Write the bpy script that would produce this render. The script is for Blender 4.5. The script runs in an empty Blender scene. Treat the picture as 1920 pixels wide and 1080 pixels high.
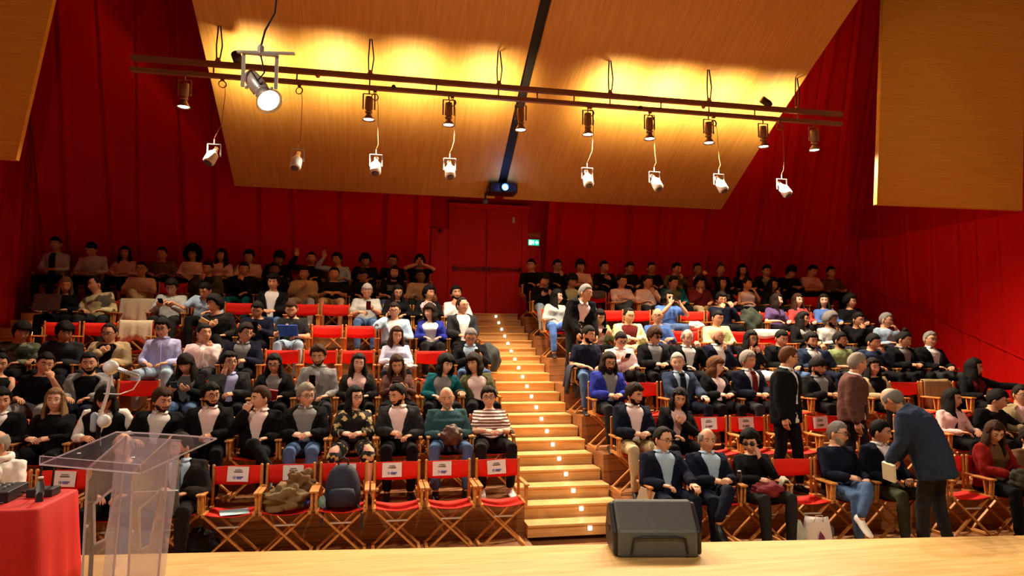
import bpy, math, random
import numpy as np
from mathutils import Vector, Matrix

# ---------------------------------------------------------------- camera
F_PX, YAW, PIT, ROL, CZ = 1286.0, 0.1942, 0.0852, 0.0065, 2.06
scene = bpy.context.scene
COL = scene.collection
cy_, sy_ = math.cos(YAW), math.sin(YAW)
cp_, sp_ = math.cos(PIT), math.sin(PIT)
cr_, sr_ = math.cos(ROL), math.sin(ROL)
_R = Vector((cy_, -sy_, 0))
_FW = Vector((sy_ * cp_, cy_ * cp_, sp_))
_U = Vector((-sy_ * sp_, -cy_ * sp_, cp_))
CR = _R * cr_ + _U * sr_
CU = _U * cr_ - _R * sr_
CAM = Vector((0, 0, CZ))
cam_data = bpy.data.cameras.new('camera')
cam = bpy.data.objects.new('camera', cam_data)
COL.objects.link(cam)
M = Matrix((CR, CU, -_FW)).transposed().to_4x4()
M.translation = CAM
cam.matrix_world = M
cam_data.sensor_width = 36.0
cam_data.lens = 36.0 * F_PX / 1920.0
cam_data.clip_start = 0.05
cam_data.clip_end = 100
scene.camera = cam

def ray(x, y):
    return CR * ((x - 960) / F_PX) + CU * ((540 - y) / F_PX) + _FW
def atY(x, y, Y):
    d = ray(x, y); return CAM + d * (Y / d.y)
def atZ(x, y, Z):
    d = ray(x, y); return CAM + d * ((Z - CZ) / d.z)
def proj(p):
    v = Vector(p) - CAM; d = v.dot(_FW)
    return 960 + F_PX * v.dot(CR) / d, 540 - F_PX * v.dot(CU) / d

# ---------------------------------------------------------------- world, exposure, house and added lights
scene.view_settings.view_transform = 'Standard'
scene.view_settings.look = 'None'
scene.view_settings.gamma = 1
scene.view_settings.exposure = -0.06
scene.view_settings.use_curve_mapping = False
w = bpy.data.worlds.new('world'); scene.world = w; w.use_nodes = True
w.node_tree.nodes['Background'].inputs[0].default_value = (1.0, 0.62, 0.42, 1)
w.node_tree.nodes['Background'].inputs[1].default_value = 0.042

def spot(name, loc, tgt, power, col, size=70, blend=0.6, rad=0.08, parent=None):
    l = bpy.data.lights.new(name, 'SPOT'); l.energy = power; l.color = col
    l.spot_size = math.radians(size); l.spot_blend = blend; l.shadow_soft_size = rad
    o = bpy.data.objects.new(name, l); COL.objects.link(o)
    o.location = loc
    o.rotation_euler = (Vector(tgt) - Vector(loc)).to_track_quat('-Z', 'Y').to_euler()
    return o
WARM = (1.0, 0.80, 0.60)
# stage lamps out of view overhead, first three thrown onto the seats
spot('unseen_spot', (-3.5, 1.5, 6.6), (-1.2, 7.6, 0.6), 950, WARM, 62, 1.0, 0.12)
spot('unseen_spot', (1.8, 1.2, 6.8), (2.3, 7.8, 0.6), 950, WARM, 62, 1.0, 0.12)
spot('unseen_spot', (6.5, 1.5, 6.6), (6.0, 7.4, 0.5), 850, WARM, 62, 1.0, 0.12)
spot('unseen_spot', (1.5, -.5, 4.2), (10.6, 9.4, 5.9), 1300, (1, .80, .52), 34, 1.0, 0.12)  # added unseen lamp to brighten the right side reflector
spot('unseen_spot', (-.3, -.5, 4.0), (-6.2, 9.4, 6.2), 420, (1, .80, .52), 34, 1.0, 0.12)  # added unseen lamp to brighten the left side reflector
spot('unseen_spot', (-3.2, 1.0, 5.4), (-1.3, 4.2, 1.2), 150, (.86, .80, 1.0), 50, 1.0, 0.1)  # added unseen cool lamp to lift the lectern

# ---------------------------------------------------------------- materials
def _mat(name):
    m = bpy.data.materials.new(name); m.use_nodes = True
    nt = m.node_tree; b = nt.nodes['Principled BSDF']
    return m, nt, b
def rgba(c): return (c[0], c[1], c[2], 1)
_mc = {}
def plain(name, c, rough=0.6, metal=0.0, spec=0.4, bump=0.0, bscale=60.0, sheen=0.0):
    k = (name, tuple(c), rough, metal)
    if k in _mc: return _mc[k]
    m, nt, b = _mat(name)
    b.inputs['Roughness'].default_value = rough
    b.inputs['Metallic'].default_value = metal
    b.inputs['Specular IOR Level'].default_value = spec
    if sheen: b.inputs['Sheen Weight'].default_value = sheen
    tc = nt.nodes.new('ShaderNodeTexCoord')
    n = nt.nodes.new('ShaderNodeTexNoise'); n.inputs['Scale'].default_value = bscale; n.inputs['Detail'].default_value = 3
    nt.links.new(tc.outputs['Object'], n.inputs['Vector'])
    mr = nt.nodes.new('ShaderNodeMapRange'); mr.inputs['To Min'].default_value = 0.86; mr.inputs['To Max'].default_value = 1.12
    nt.links.new(n.outputs['Fac'], mr.inputs['Value'])
    mx = nt.nodes.new('ShaderNodeMix'); mx.data_type = 'RGBA'; mx.blend_type = 'MULTIPLY'
    mx.inputs['Factor'].default_value = 1; mx.inputs['A'].default_value = rgba(c)
    nt.links.new(mr.outputs['Result'], mx.inputs['B']); nt.links.new(mx.outputs['Result'], b.inputs['Base Color'])
    if bump:
        bp = nt.nodes.new('ShaderNodeBump'); bp.inputs['Strength'].default_value = bump; bp.inputs['Distance'].default_value = 0.01
        nt.links.new(n.outputs['Fac'], bp.inputs['Height']); nt.links.new(bp.outputs['Normal'], b.inputs['Normal'])
    _mc[k] = m
    return m
def emit(name, c, s):
    m, nt, b = _mat(name)
    b.inputs['Base Color'].default_value = rgba(c)
    b.inputs['Emission Color'].default_value = rgba(c); b.inputs['Emission Strength'].default_value = s
    return m
def two_tone(name, c1, c2, kind, scale, rough=0.75, axis='Z'):
    """striped, blotched or checked cloth"""
    m, nt, b = _mat(name); b.inputs['Roughness'].default_value = rough
    b.inputs['Specular IOR Level'].default_value = 0.2
    tc = nt.nodes.new('ShaderNodeTexCoord')
    if kind == 'stripe':
        t = nt.nodes.new('ShaderNodeTexWave'); t.wave_type = 'BANDS'; t.bands_direction = axis
        t.inputs['Scale'].default_value = scale; t.inputs['Distortion'].default_value = 0.8; out = t.outputs['Fac']
    elif kind == 'check':
        t = nt.nodes.new('ShaderNodeTexChecker'); t.inputs['Scale'].default_value = scale; out = t.outputs['Fac']
    else:
        t = nt.nodes.new('ShaderNodeTexNoise'); t.inputs['Scale'].default_value = scale; t.inputs['Detail'].default_value = 1.5; out = t.outputs['Fac']
    nt.links.new(tc.outputs['Object'], t.inputs['Vector'])
    r = nt.nodes.new('ShaderNodeValToRGB'); r.color_ramp.interpolation = 'LINEAR'
    lo, hi = (0.44, 0.52) if kind != 'floral' else (0.56, 0.6)
    r.color_ramp.elements[0].position = lo; r.color_ramp.elements[1].position = hi
    r.color_ramp.elements[0].color = rgba(c1); r.color_ramp.elements[1].color = rgba(c2)
    nt.links.new(out, r.inputs['Fac']); nt.links.new(r.outputs['Color'], b.inputs['Base Color'])
    return m
def wood(name, c1, c2, sc=(1, 12, 12), rough=0.45, plank=0, bump=0.05):
    m, nt, b = _mat(name); b.inputs['Roughness'].default_value = rough
    b.inputs['Specular IOR Level'].default_value = 0.4
    tc = nt.nodes.new('ShaderNodeTexCoord'); mp = nt.nodes.new('ShaderNodeMapping'); mp.inputs['Scale'].default_value = sc
    n = nt.nodes.new('ShaderNodeTexNoise'); n.inputs['Scale'].default_value = 3.0; n.inputs['Detail'].default_value = 6; n.inputs['Distortion'].default_value = 0.6
    nt.links.new(tc.outputs['Object'], mp.inputs['Vector']); nt.links.new(mp.outputs['Vector'], n.inputs['Vector'])
    r = nt.nodes.new('ShaderNodeValToRGB'); r.color_ramp.elements[0].position = 0.3; r.color_ramp.elements[1].position = 0.7
    r.color_ramp.elements[0].color = rgba(c1); r.color_ramp.elements[1].color = rgba(c2)
    nt.links.new(n.outputs['Fac'], r.inputs['Fac'])
    col = r.outputs['Color']
    if plank:
        sx = nt.nodes.new('ShaderNodeSeparateXYZ'); nt.links.new(tc.outputs['Object'], sx.inputs['Vector'])
        ad = nt.nodes.new('ShaderNodeMath'); ad.operation = 'ADD'
        nt.links.new(sx.outputs['Y'], ad.inputs[0]); nt.links.new(sx.outputs['Z'], ad.inputs[1])
        dv = nt.nodes.new('ShaderNodeMath'); dv.operation = 'MULTIPLY'; dv.inputs[1].default_value = 1 / plank
        nt.links.new(ad.outputs[0], dv.inputs[0])
        fr = nt.nodes.new('ShaderNodeMath'); fr.operation = 'FRACT'; nt.links.new(dv.outputs[0], fr.inputs[0])
        lt = nt.nodes.new('ShaderNodeMath'); lt.operation = 'GREATER_THAN'; lt.inputs[1].default_value = 0.05
        nt.links.new(fr.outputs[0], lt.inputs[0])
        mr = nt.nodes.new('ShaderNodeMapRange'); mr.inputs['To Min'].default_value = 0.35; nt.links.new(lt.outputs[0], mr.inputs['Value'])
        mx = nt.nodes.new('ShaderNodeMix'); mx.data_type = 'RGBA'; mx.blend_type = 'MULTIPLY'; mx.inputs['Factor'].default_value = 1
        nt.links.new(col, mx.inputs['A']); nt.links.new(mr.outputs['Result'], mx.inputs['B']); col = mx.outputs['Result']
    nt.links.new(col, b.inputs['Base Color'])
    bp = nt.nodes.new('ShaderNodeBump'); bp.inputs['Strength'].default_value = bump
    nt.links.new(n.outputs['Fac'], bp.inputs['Height']); nt.links.new(bp.outputs['Normal'], b.inputs['Normal'])
    return m
def glass(name, c=(0.96, 0.97, 1.0)):
    m, nt, b = _mat(name); b.inputs['Base Color'].default_value = rgba(c)
    b.inputs['Transmission Weight'].default_value = 1; b.inputs['Roughness'].default_value = 0.02; b.inputs['IOR'].default_value = 1.2
    return m

# ---------------------------------------------------------------- mesh helpers
class MB:
    def __init__(s): s.v = []; s.f = []; s.m = []
    def add(s, vs, fs, mi=0):
        o = len(s.v); s.v.extend([tuple(p) for p in vs]); s.f.extend([tuple(o + i for i in f) for f in fs]); s.m.extend([mi] * len(fs)); return s
    def box(s, c, d, rot=None, mi=0):
        hx, hy, hz = d[0] / 2, d[1] / 2, d[2] / 2
        vs = [Vector((x * hx, y * hy, z * hz)) for x in (-1, 1) for y in (-1, 1) for z in (-1, 1)]
        if rot is not None: vs = [rot @ p for p in vs]
        vs = [p + Vector(c) for p in vs]
        return s.add(vs, [(0, 1, 3, 2), (4, 6, 7, 5), (0, 4, 5, 1), (2, 3, 7, 6), (0, 2, 6, 4), (1, 5, 7, 3)], mi)
    def bar(s, a, b, wd, ht, up=(0, 0, 1), mi=0):
        """a rectangular bar from a to b"""
        a = Vector(a); b = Vector(b); d = (b - a); L = d.length; d.normalize()
        x = d.cross(Vector(up))
        if x.length < 1e-4: x = d.cross(Vector((1, 0, 0)))
        x.normalize(); z = x.cross(d)
        R = Matrix((x, d, z)).transposed()
        return s.box((a + b) / 2, (wd, L, ht), R, mi)
    def rings(s, rs, closed=True, cap=True, mi=0):
        n = len(rs[0]); o = len(s.v)
        for r in rs: s.v.extend([tuple(p) for p in r])
        for i in range(len(rs) - 1):
            for j in range(n if closed else n - 1):
                k = (j + 1) % n
                s.f.append((o + i * n + j, o + i * n + k, o + (i + 1) * n + k, o + (i + 1) * n + j)); s.m.append(mi)
        if cap:
            s.f.append(tuple(o + j for j in range(n))[::-1]); s.m.append(mi)
            s.f.append(tuple(o + (len(rs) - 1) * n + j for j in range(n))); s.m.append(mi)
        return s
    def tube(s, pts, rad, n=10, flat=1.0, up=(0, 0, 1), mi=0, round_end=True):
        """tapered tube along points; flat squashes along the second axis"""
        P = [Vector(p) for p in pts]
        if not hasattr(rad, '__len__'): rad = [rad] * len(P)
        R = list(rad)
        if round_end:
            d0 = (P[0] - P[1]).normalized(); d1 = (P[-1] - P[-2]).normalized()
            P = [P[0] + d0 * R[0] * .8, P[0] + d0 * R[0] * .45] + P + [P[-1] + d1 * R[-1] * .45, P[-1] + d1 * R[-1] * .8]
            R = [R[0] * .35, R[0] * .8] + R + [R[-1] * .8, R[-1] * .35]
        rs = []; x = None
        for i, p in enumerate(P):
            t = (P[min(i + 1, len(P) - 1)] - P[max(i - 1, 0)]).normalized()
            if x is None:
                x = t.cross(Vector(up))
                if x.length < 0.05: x = t.cross(Vector((0, 1, 0)))
                if x.length < 0.05: x = t.cross(Vector((1, 0, 0)))
            else:
                x = x - t * x.dot(t)
            x.normalize(); y = t.cross(x)
            rs.append([p + x * (R[i] * math.cos(a)) + y * (R[i] * flat * math.sin(a)) for a in [2 * math.pi * k / n for k in range(n)]])
        return s.rings(rs, mi=mi)
    def lathe(s, prof, n=20, M4=None, mi=0):
        M4 = M4 or Matrix()
        rs = [[M4 @ Vector((r * math.cos(2 * math.pi * k / n), r * math.sin(2 * math.pi * k / n), z)) for k in range(n)] for r, z in prof]
        return s.rings(rs, mi=mi)
    def ball(s, c, r, n=10, sc=(1, 1, 1), mi=0):
        prof = []
        rs = []
        for i in range(n + 1):
            a = math.pi * min(max(i / n, .02), .98)
            rs.append([Vector((c[0] + sc[0] * r * math.sin(a) * math.cos(t), c[1] + sc[1] * r * math.sin(a) * math.sin(t), c[2] + sc[2] * r * -math.cos(a))) for t in [2 * math.pi * k / (n + 2) for k in range(n + 2)]])
        return s.rings(rs, mi=mi)
    def torus(s, c, R, r, n=20, m=6, ax=None, mi=0, sx=1, sz=1):
        ax = ax or Matrix.Identity(3); rs = []
        for i in range(n + 1):
            a = 2 * math.pi * i / n
            rs.append([Vector(c) + ax @ Vector(((R + r * math.cos(b)) * math.cos(a) * sx, r * math.sin(b), (R + r * math.cos(b)) * math.sin(a) * sz)) for b in [2 * math.pi * k / m for k in range(m)]])
        return s.rings(rs, cap=False, mi=mi)
    def build(s, name, mats, parent=None, smooth=True, bevel=0, M4=None):
        me = bpy.data.meshes.new(name); me.from_pydata(s.v, [], s.f)
        mats = mats if isinstance(mats, (list, tuple)) else [mats]
        for m in mats: me.materials.append(m)
        me.polygons.foreach_set('material_index', s.m)
        me.polygons.foreach_set('use_smooth', [smooth] * len(s.f))
        me.update()
        o = bpy.data.objects.new(name, me); COL.objects.link(o)
        if parent: o.parent = parent
        if M4 is not None: o.matrix_local = M4
        if bevel:
            b = o.modifiers.new('bevel', 'BEVEL'); b.width = bevel; b.segments = 2; b.limit_method = 'ANGLE'
        return o
def tag(o, label=None, cat=None, group=None, kind=None):
    if label: o['label'] = label
    if cat: o['category'] = cat
    if group: o['group'] = group
    if kind: o['kind'] = kind
    return o
def empty(name, loc, rz=0, label=None, cat=None, group=None):
    o = bpy.data.objects.new(name, None); COL.objects.link(o); o.empty_display_size = .1
    o.location = loc; o.rotation_euler = (0, 0, rz); return tag(o, label, cat, group)
def copy_tree(o, parent=None):
    c = o.copy(); COL.objects.link(c)
    if parent: c.parent = parent
    for ch in list(o.children): copy_tree(ch, c)
    return c
def structure(o): o['kind'] = 'structure'; return o
# ================================================================ THE ROOM
XL, XR, YB = -6.1, 10.7, 13.95          # side walls and back wall
AX0, AX1 = 1.62, 2.75                   # centre aisle
def FL(k): return 0.03 + 0.375 * (k - 1)      # left tiers
def FR(k): return 0.00 + 0.375 * (k - 1)      # right tiers
def YLk(k): return 7.13 + 0.9 * (k - 1)       # chair centre line, left
def YRk(k, X=3.0): return 6.9 + 0.9 * (k - 1) - 0.05 * (X - 3.0)

m_step = wood('oak_steps', (0.56, 0.29, 0.09), (0.74, 0.44, 0.17), (0.6, 9, 9), 0.42)
m_tier = wood('oak_tiers', (0.20, 0.075, 0.022), (0.34, 0.14, 0.045), (0.6, 9, 9), 0.5, plank=0.15)
m_stage = wood('pale_stage_boards', (0.55, 0.33, 0.10), (0.75, 0.50, 0.20), (0.5, 8, 8), 0.35)
m_red = plain('red_cloth_wall', (0.56, 0.004, 0.003), 0.9, spec=0.1, bump=0.15, bscale=25)
m_reddoor = plain('red_painted_door', (0.56, 0.006, 0.010), 0.6, spec=0.3)
m_ext = wood('golden_wood_panel', (0.60, 0.30, 0.06), (0.72, 0.40, 0.10), (9, 0.5, 0.5), 0.6, bump=0.03)
m_panel = wood('golden_side_panel', (0.66, 0.27, 0.03), (0.76, 0.35, 0.05), (0.5, 2, 14), 0.5, bump=0.03)
m_black = plain('matt_black', (0.008, 0.007, 0.007), 0.7)

# ground under everything and the tiers
structure(MB().box(((XL + XR) / 2, 8.0, -0.06), (XR - XL, 16, 0.1)).build('floor', m_tier, smooth=False))
def tiers(name, x0, x1, F, yoff, skew):
    mb = MB()
    for k in range(1, 9):
        ya = 6.50 + 0.9 * (k - 1) + yoff; yb = YB
        z0 = -0.01 if k == 1 else F(k - 1) + 0.0; z1 = F(k)
        if k == 1: z0, z1 = -0.01, F(1) + 0.001
        X = [x0, x1]
        p = [(x0, ya - skew * (x0 - 3)), (x1, ya - skew * (x1 - 3)), (x1, yb), (x0, yb)]
        vs = [(a, b, z0) for a, b in p] + [(a, b, z1) for a, b in p]
        mb.add(vs, [(0, 3, 2, 1), (4, 5, 6, 7), (0, 1, 5, 4), (1, 2, 6, 5), (2, 3, 7, 6), (3, 0, 4, 7)])
    return structure(mb.build(name, m_tier, smooth=False))
tiers('floor_left_tiers', -5.05, AX0, FL, 0.05, 0)
tiers('floor_right_tiers', AX1 + 0.01, 9.75, FR, -0.15, 0.05)

# stairs: one step is a solid block; the light sits in its riser
N_ST, ST_Y, ST_T, ST_R, ST_Z = 20, 7.30, 0.32, 0.1336, 0.037
m_lamp_ring = plain('white_light_trim', (0.7, 0.68, 0.62), 0.4)
m_lamp_on = emit('step_light_glow', (1.0, 0.86, 0.66), 6)
ORD = ['first', 'second', 'third', 'fourth', 'fifth', 'sixth', 'seventh', 'eighth', 'ninth', 'tenth', 'eleventh', 'twelfth', 'thirteenth', 'fourteenth', 'fifteenth', 'sixteenth', 'seventeenth', 'eighteenth', 'nineteenth', 'twentieth']
def stairs(label, x0, x1, n, zoff=0.0):
    st = empty('staircase', ((x0 + x1) / 2, ST_Y, ST_Z), 0, label, 'stairs')
    for i in range(n):
        ya = i * ST_T; yb = YB - .06 - ST_Y
        mb = MB()
        mb.box((0, (ya + yb) / 2, ST_R * (i + .5) - .012), (x1 - x0, yb - ya, ST_R - .024))
        mb.box((0, (ya - .022 + yb) / 2, ST_R * (i + 1) - .012), (x1 - x0, yb - ya + .022, .024))   # nosing
        mb.build('step', m_step, st, smooth=False, bevel=0.003)
    return st
stairs('oak centre aisle stairs climbing to the red double doors', AX0, AX1, N_ST)
stairs('dim oak stairs along the left red wall', XL + 0.16, -5.06, N_ST)
stairs('oak stairs along the right red wall', 9.76, XR - 0.16, N_ST)
def step_light(x, i, label, grp, power=.2):
    y = ST_Y + i * ST_T; z = ST_Z + ST_R * i + 0.075
    t = empty('step_light', (x, y - .002, z), 0, label, 'step light', grp)
    MB().box((0, -.003, 0), (.062, .008, .062)).build('trim_plate', m_lamp_ring, t, smooth=False, bevel=0.002)
    MB().lathe([(.001, 0), (.019, 0), (.021, .004), (.019, .007), (.001, .007)], 14, Matrix.Translation((0, -.006, 0)) @ Matrix.Rotation(math.pi / 2, 4, 'X')).build('lens', m_lamp_on, t)
    l = bpy.data.lights.new('step_glow', 'POINT'); l.energy = power; l.color = (1, .8, .55); l.shadow_soft_size = .02
    o = bpy.data.objects.new('step_glow', l); COL.objects.link(o); o.parent = t; o.location = (0, -.05, 0)
for i in range(N_ST):
    step_light(2.31, i, 'round step light in the %s riser from the bottom of the centre aisle' % ORD[i], 'step lights of the centre aisle', 0.07)
for i in (16, 17, 18):
    P = [(64, 611), (80, 597), (96, 583)][i - 16]
    step_light(atY(P[0], P[1], ST_Y + i * ST_T).x, i, '%s of three bright step lights on the left side stairs' % ['lowest', 'middle', 'topmost'][i - 16], 'step lights of the left side stairs', 0.5)

# stage front and boards
a = atZ(1300, 1017, 0.36); b = atZ(1920, 1004, 0.36)
sl = (b.y - a.y) / (b.x - a.x)
def edgeY(x): return a.y + sl * (x - a.x)
mb = MB(); x0, x1 = XL, XR
p = [(x0, -3), (x1, -3), (x1, edgeY(x1)), (x0, edgeY(x0))]
mb.add([(u, v, 0.0) for u, v in p] + [(u, v, 0.36) for u, v in p], [(0, 3, 2, 1), (4, 5, 6, 7), (0, 1, 5, 4), (1, 2, 6, 5), (2, 3, 7, 6), (3, 0, 4, 7)])
structure(mb.build('floor_stage', m_stage, smooth=False))

# walls: back wall, drapes with folds
def drape(name, P0, U, V, lu, lv, amp=0.05, seed=1, nrm=(0, -1, 0), th=0.04, gap=(0.35, 0.9), fade=False):
    """pleated hanging cloth: origin P0, unit directions U (across) and V (up)"""
    rnd = random.Random(seed); U = Vector(U); V = Vector(V); N = Vector(nrm)
    folds = []; u = rnd.uniform(0, .3)
    while u < lu:
        folds.append((u, rnd.uniform(.02, .045), rnd.uniform(.5, 1.0), rnd.uniform(-.03, .03))); u += rnd.uniform(*gap)
    nu = int(lu / 0.03); nv = max(int(lv / 0.5), 2)
    mb = MB(); rows = []
    for j in range(nv + 1):
        v = lv * j / nv; r = []
        for i in range(nu + 1):
            uu = lu * i / nu; d = 0
            for (fu, fw, fa, fs) in folds:
                q = (uu - fu - fs * v) / fw
                if abs(q) < 3: d -= fa * math.exp(-q * q)
                q2 = (uu - fu - fs * v - 2.4 * fw) / (fw * 2.2)
                if abs(q2) < 3: d += .5 * fa * math.exp(-q2 * q2)
            k = amp * ((min(1, v / 1.0)) if fade else 1.0)
            r.append(P0 + U * uu + V * v + N * (d * k))
        rows.append(r)
    n = nu + 1
    for r in rows: mb.v.extend([tuple(q) for q in r])
    m0 = len(mb.v)
    for r in rows: mb.v.extend([tuple(q - N * th) for q in r])
    for j in range(nv):
        for i in range(nu):
            q = (j * n + i, j * n + i + 1, (j + 1) * n + i + 1, (j + 1) * n + i)
            mb.f.append(q); mb.m.append(0); mb.f.append(tuple(m0 + e for e in q[::-1])); mb.m.append(0)
    return structure(mb.build(name, m_red))
structure(MB().box(((XL + XR) / 2, YB + .1, 2.7), (XR - XL, .2, 5.6)).build('wall_back', m_red, smooth=False))
ln = math.radians(16)
dxa, dxb = atY(804, 450, YB).x, atY(1020, 450, YB).x
LV = (0, -math.sin(ln), math.cos(ln))
drape('wall_back_drape_left', Vector((XL, YB - .04, 3.5)), (1, 0, 0), LV, dxa - XL, 7.2, 0.12, 4, fade=True)
drape('wall_back_drape_right', Vector((dxb, YB - .04, 3.5)), (1, 0, 0), LV, XR - dxb, 7.2, 0.12, 5, fade=True)
drape('wall_back_drape_middle', Vector((dxa, YB - .04 - .0, 5.25)), (1, 0, 0), LV, dxb - dxa, 5.4, 0.04, 6, fade=True)
drape('wall_left', Vector((XL, -3, 0)), (0, 1, 0), (0, 0, 1), YB + 3.1, 10.4, 0.08, 7, nrm=(1, 0, 0))
drape('wall_right', Vector((XR, YB + .1, 0)), (0, -1, 0), (0, 0, 1), YB + 3.1, 10.4, 0.08, 9, nrm=(-1, 0, 0))
structure(MB().bar((XR - .03, YB, 2.7 + 1.0), (XR - .03, 6.0, -.6 + 1.0), .03, .05).build('trim_1', m_red, smooth=False))

# big sloping acoustic ceiling in two halves with a dark slot between
CS = math.tan(math.radians(31))
P_Y0, P_Z0 = 13.25, atY(900, 371, 13.25).z
def panel_z(Y): return P_Z0 + CS * (P_Y0 - Y) - 0.012 * (P_Y0 - Y) ** 2
def ceil_panel(name, xa, xb):
    mb = MB(); Ys = [P_Y0 - .5 * i for i in range(13)]
    lo = [[(xa, y, panel_z(y)), (xb, y, panel_z(y)), (xb, y + .02, panel_z(y) + .09), (xa, y + .02, panel_z(y) + .09)] for y in Ys]
    mb.rings(lo)
    return structure(mb.build(name, m_ext, smooth=False))
xa = atY(440, 348, P_Y0).x; xb = atY(1352, 393, P_Y0).x; xm = atY(934, 375, P_Y0).x
ceil_panel('ceiling_left', xa, xm - .07); ceil_panel('ceiling_right', xm + .10, xb)
mb = MB(); Ys = [P_Y0 - .02 - .5 * i for i in range(13)]
mb.rings([[(xm - .10, y, panel_z(y) + .06), (xm + .13, y, panel_z(y) + .06), (xm + .13, y, panel_z(y) + .2), (xm - .10, y, panel_z(y) + .2)] for y in Ys])
structure(mb.build('trim_2', m_black, smooth=False))
structure(MB().box(((XL + XR) / 2, 5.5, 10.5), (XR - XL, 17.5, .1)).build('ceiling', m_black, smooth=False))

# flat side reflectors
def slab(name, pts, n, mat):
    n = Vector(n); mb = MB(); P = [Vector(q) for q in pts]; m = len(P)
    mb.add(P + [q + n for q in P], [tuple(range(m)), tuple(range(2 * m - 1, m - 1, -1))] + [(i, (i + 1) % m, m + (i + 1) % m, m + i) for i in range(m)])
    return structure(mb.build(name, mat, smooth=False))
q1 = atY(1644, 383, 9.6); q0 = atY(1659, -60, 9.2); q2 = atY(1990, 395, 9.5); 
slab('trim_3', [q0, q1, Vector((XR - .1, q2.y, q1.z)), Vector((XR - .1, q0.y, q0.z))], (0, .08, 0), m_panel)
q1 = atY(30, 299, 9.6); q0 = atY(113, -60, 9.2)
slab('trim_4', [q1, q0, Vector((XL + .1, q0.y, q0.z)), Vector((XL + .1, q1.y, q1.z))], (0, .08, 0), m_panel)

# double doors, frame, niche
dl = atY(850, 400, YB).x; dr = atY(970, 400, YB).x; dm = atY(911, 480, YB).x
dz0 = 2.71; dz1 = atY(910, 394, YB).z
fr = MB(); fx0 = atY(842, 400, YB).x; fx1 = atY(988, 400, YB).x
fr.box((fx0 + .03, YB - .03, (dz0 + dz1) / 2), (.07, .10, dz1 - dz0)); fr.box((fx1 - .05, YB - .03, (dz0 + dz1) / 2), (.13, .10, dz1 - dz0))
fr.box(((fx0 + fx1) / 2, YB - .05, dz1 + .04), (fx1 - fx0 + .04, .14, .08)); fr.box(((fx0 + fx1) / 2, YB - .08, dz1 + .085), (fx1 - fx0 + .08, .18, .02))
structure(fr.build('trim_5', m_reddoor, smooth=False, bevel=0.004))
pn = MB(); px1 = atY(1014, 450, YB).x; px0 = atY(808, 450, YB).x; pz = atY(1000, 436, YB).z
pn.box(((fx1 + px1) / 2, YB - .02, (dz0 + pz) / 2), (px1 - fx1, .05, pz - dz0)); pn.box(((fx0 + px0) / 2, YB - .02, (dz0 + pz) / 2), (fx0 - px0, .05, pz - dz0))
structure(pn.build('trim_6', m_reddoor, smooth=False, bevel=0.004))
m_bar = plain('dark_red_push_bar', (0.10, 0.01, 0.01), 0.35, 0.4)
for n_, (u0, u1) in enumerate([(fx0 + .06, dm - .006), (dm + .006, fx1 - .11)]):
    d = structure(MB().box(((u0 + u1) / 2, YB - .03, (dz0 + dz1) / 2), (u1 - u0, .05, dz1 - dz0 - .01)).build('door_%d' % (n_ + 1), m_reddoor, smooth=False, bevel=.004))
    hz = atY(900, 505, YB).z; sg = 1 if n_ == 0 else -1
    hb = MB().tube([(u0 + .04, YB - .10, hz), (u1 - .04, YB - .10, hz)], .015, 10)
    for xx in (u0 + .05, u1 - .05): hb.box((xx, YB - .08, hz), (.05, .06, .09))
    hb.build('push_bar', m_bar, d, smooth=False)
    if n_ == 1:
        pl = atY(963, 413, YB - .05); MB().box((pl.x, YB - .06, pl.z), (.05, .006, .12)).build('notice_plate', plain('pale_plate', (.6, .55, .5), .6), d, smooth=False)

# exit sign: green panel with white running man, door and arrow
e = atY(1000, 455, YB - .05)
ex = empty('exit_sign', (e.x, YB - .06, e.z), 0, 'lit green running man exit sign right of the red doors', 'exit sign')
MB().box((0, .01, 0), (.25, .05, .14)).build('housing', plain('grey_sign_case', (.5, .5, .48), .5), ex, smooth=False, bevel=.004)
MB().box((0, -.018, 0), (.225, .006, .115)).build('panel', emit('exit_green', (.0, .32, .16), 3.5), ex, smooth=False)
g = MB(); g.box((-.068, -.023, 0), (.05, .004, .095)); g.bar((.03, -.023, 0), (.09, -.023, 0), .004, .022, (0, 0, 1))
g.add([(.055, -.025, .045), (.055, -.025, -.045), (.105, -.025, 0), (.055, -.021, .045), (.055, -.021, -.045), (.105, -.021, 0)], [(0, 1, 2), (5, 4, 3), (0, 3, 4, 1), (1, 4, 5, 2), (2, 5, 3, 0)])
g.build('arrow_and_doorway', emit('exit_white', (.62, 1, .85), 4.5), ex, smooth=False)
r = MB(); r.ball((-.012, -.023, .036), .009, 8, (1, .3, 1)); r.bar((-.012, -.023, .026), (-.022, -.023, -.005), .012, .004, (0, 1, 0)); 
for q in [((-.022, -.023, -.005), (-.002, -.023, -.02)), ((-.002, -.023, -.02), (-.008, -.023, -.042)), ((-.022, -.023, -.005), (-.042, -.023, -.03)), ((-.014, -.023, .022), (.008, -.023, .008)), ((-.014, -.023, .022), (-.036, -.023, .010))]:
    r.bar(q[0], q[1], .008, .004, (0, 1, 0))
r.build('running_man', emit('exit_white_man', (.62, 1, .85), 4.5), ex, smooth=False)
s = atY(1001, 441, YB - .05)
sgn = empty('wall_plate', (s.x, YB - .055, s.z), 0, 'small orange lettered plate above the exit sign', 'sign')
MB().box((0, 0, 0), (.26, .02, .075)).build('plate', plain('orange_plate', (.45, .11, .03), .6), sgn, smooth=False, bevel=.002)
al = atY(826, 433, YB - .05)
bell = empty('alarm_sounder', (al.x, YB - .05, al.z), 0, 'small dark red alarm sounder left of the doors', 'alarm')
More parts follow.
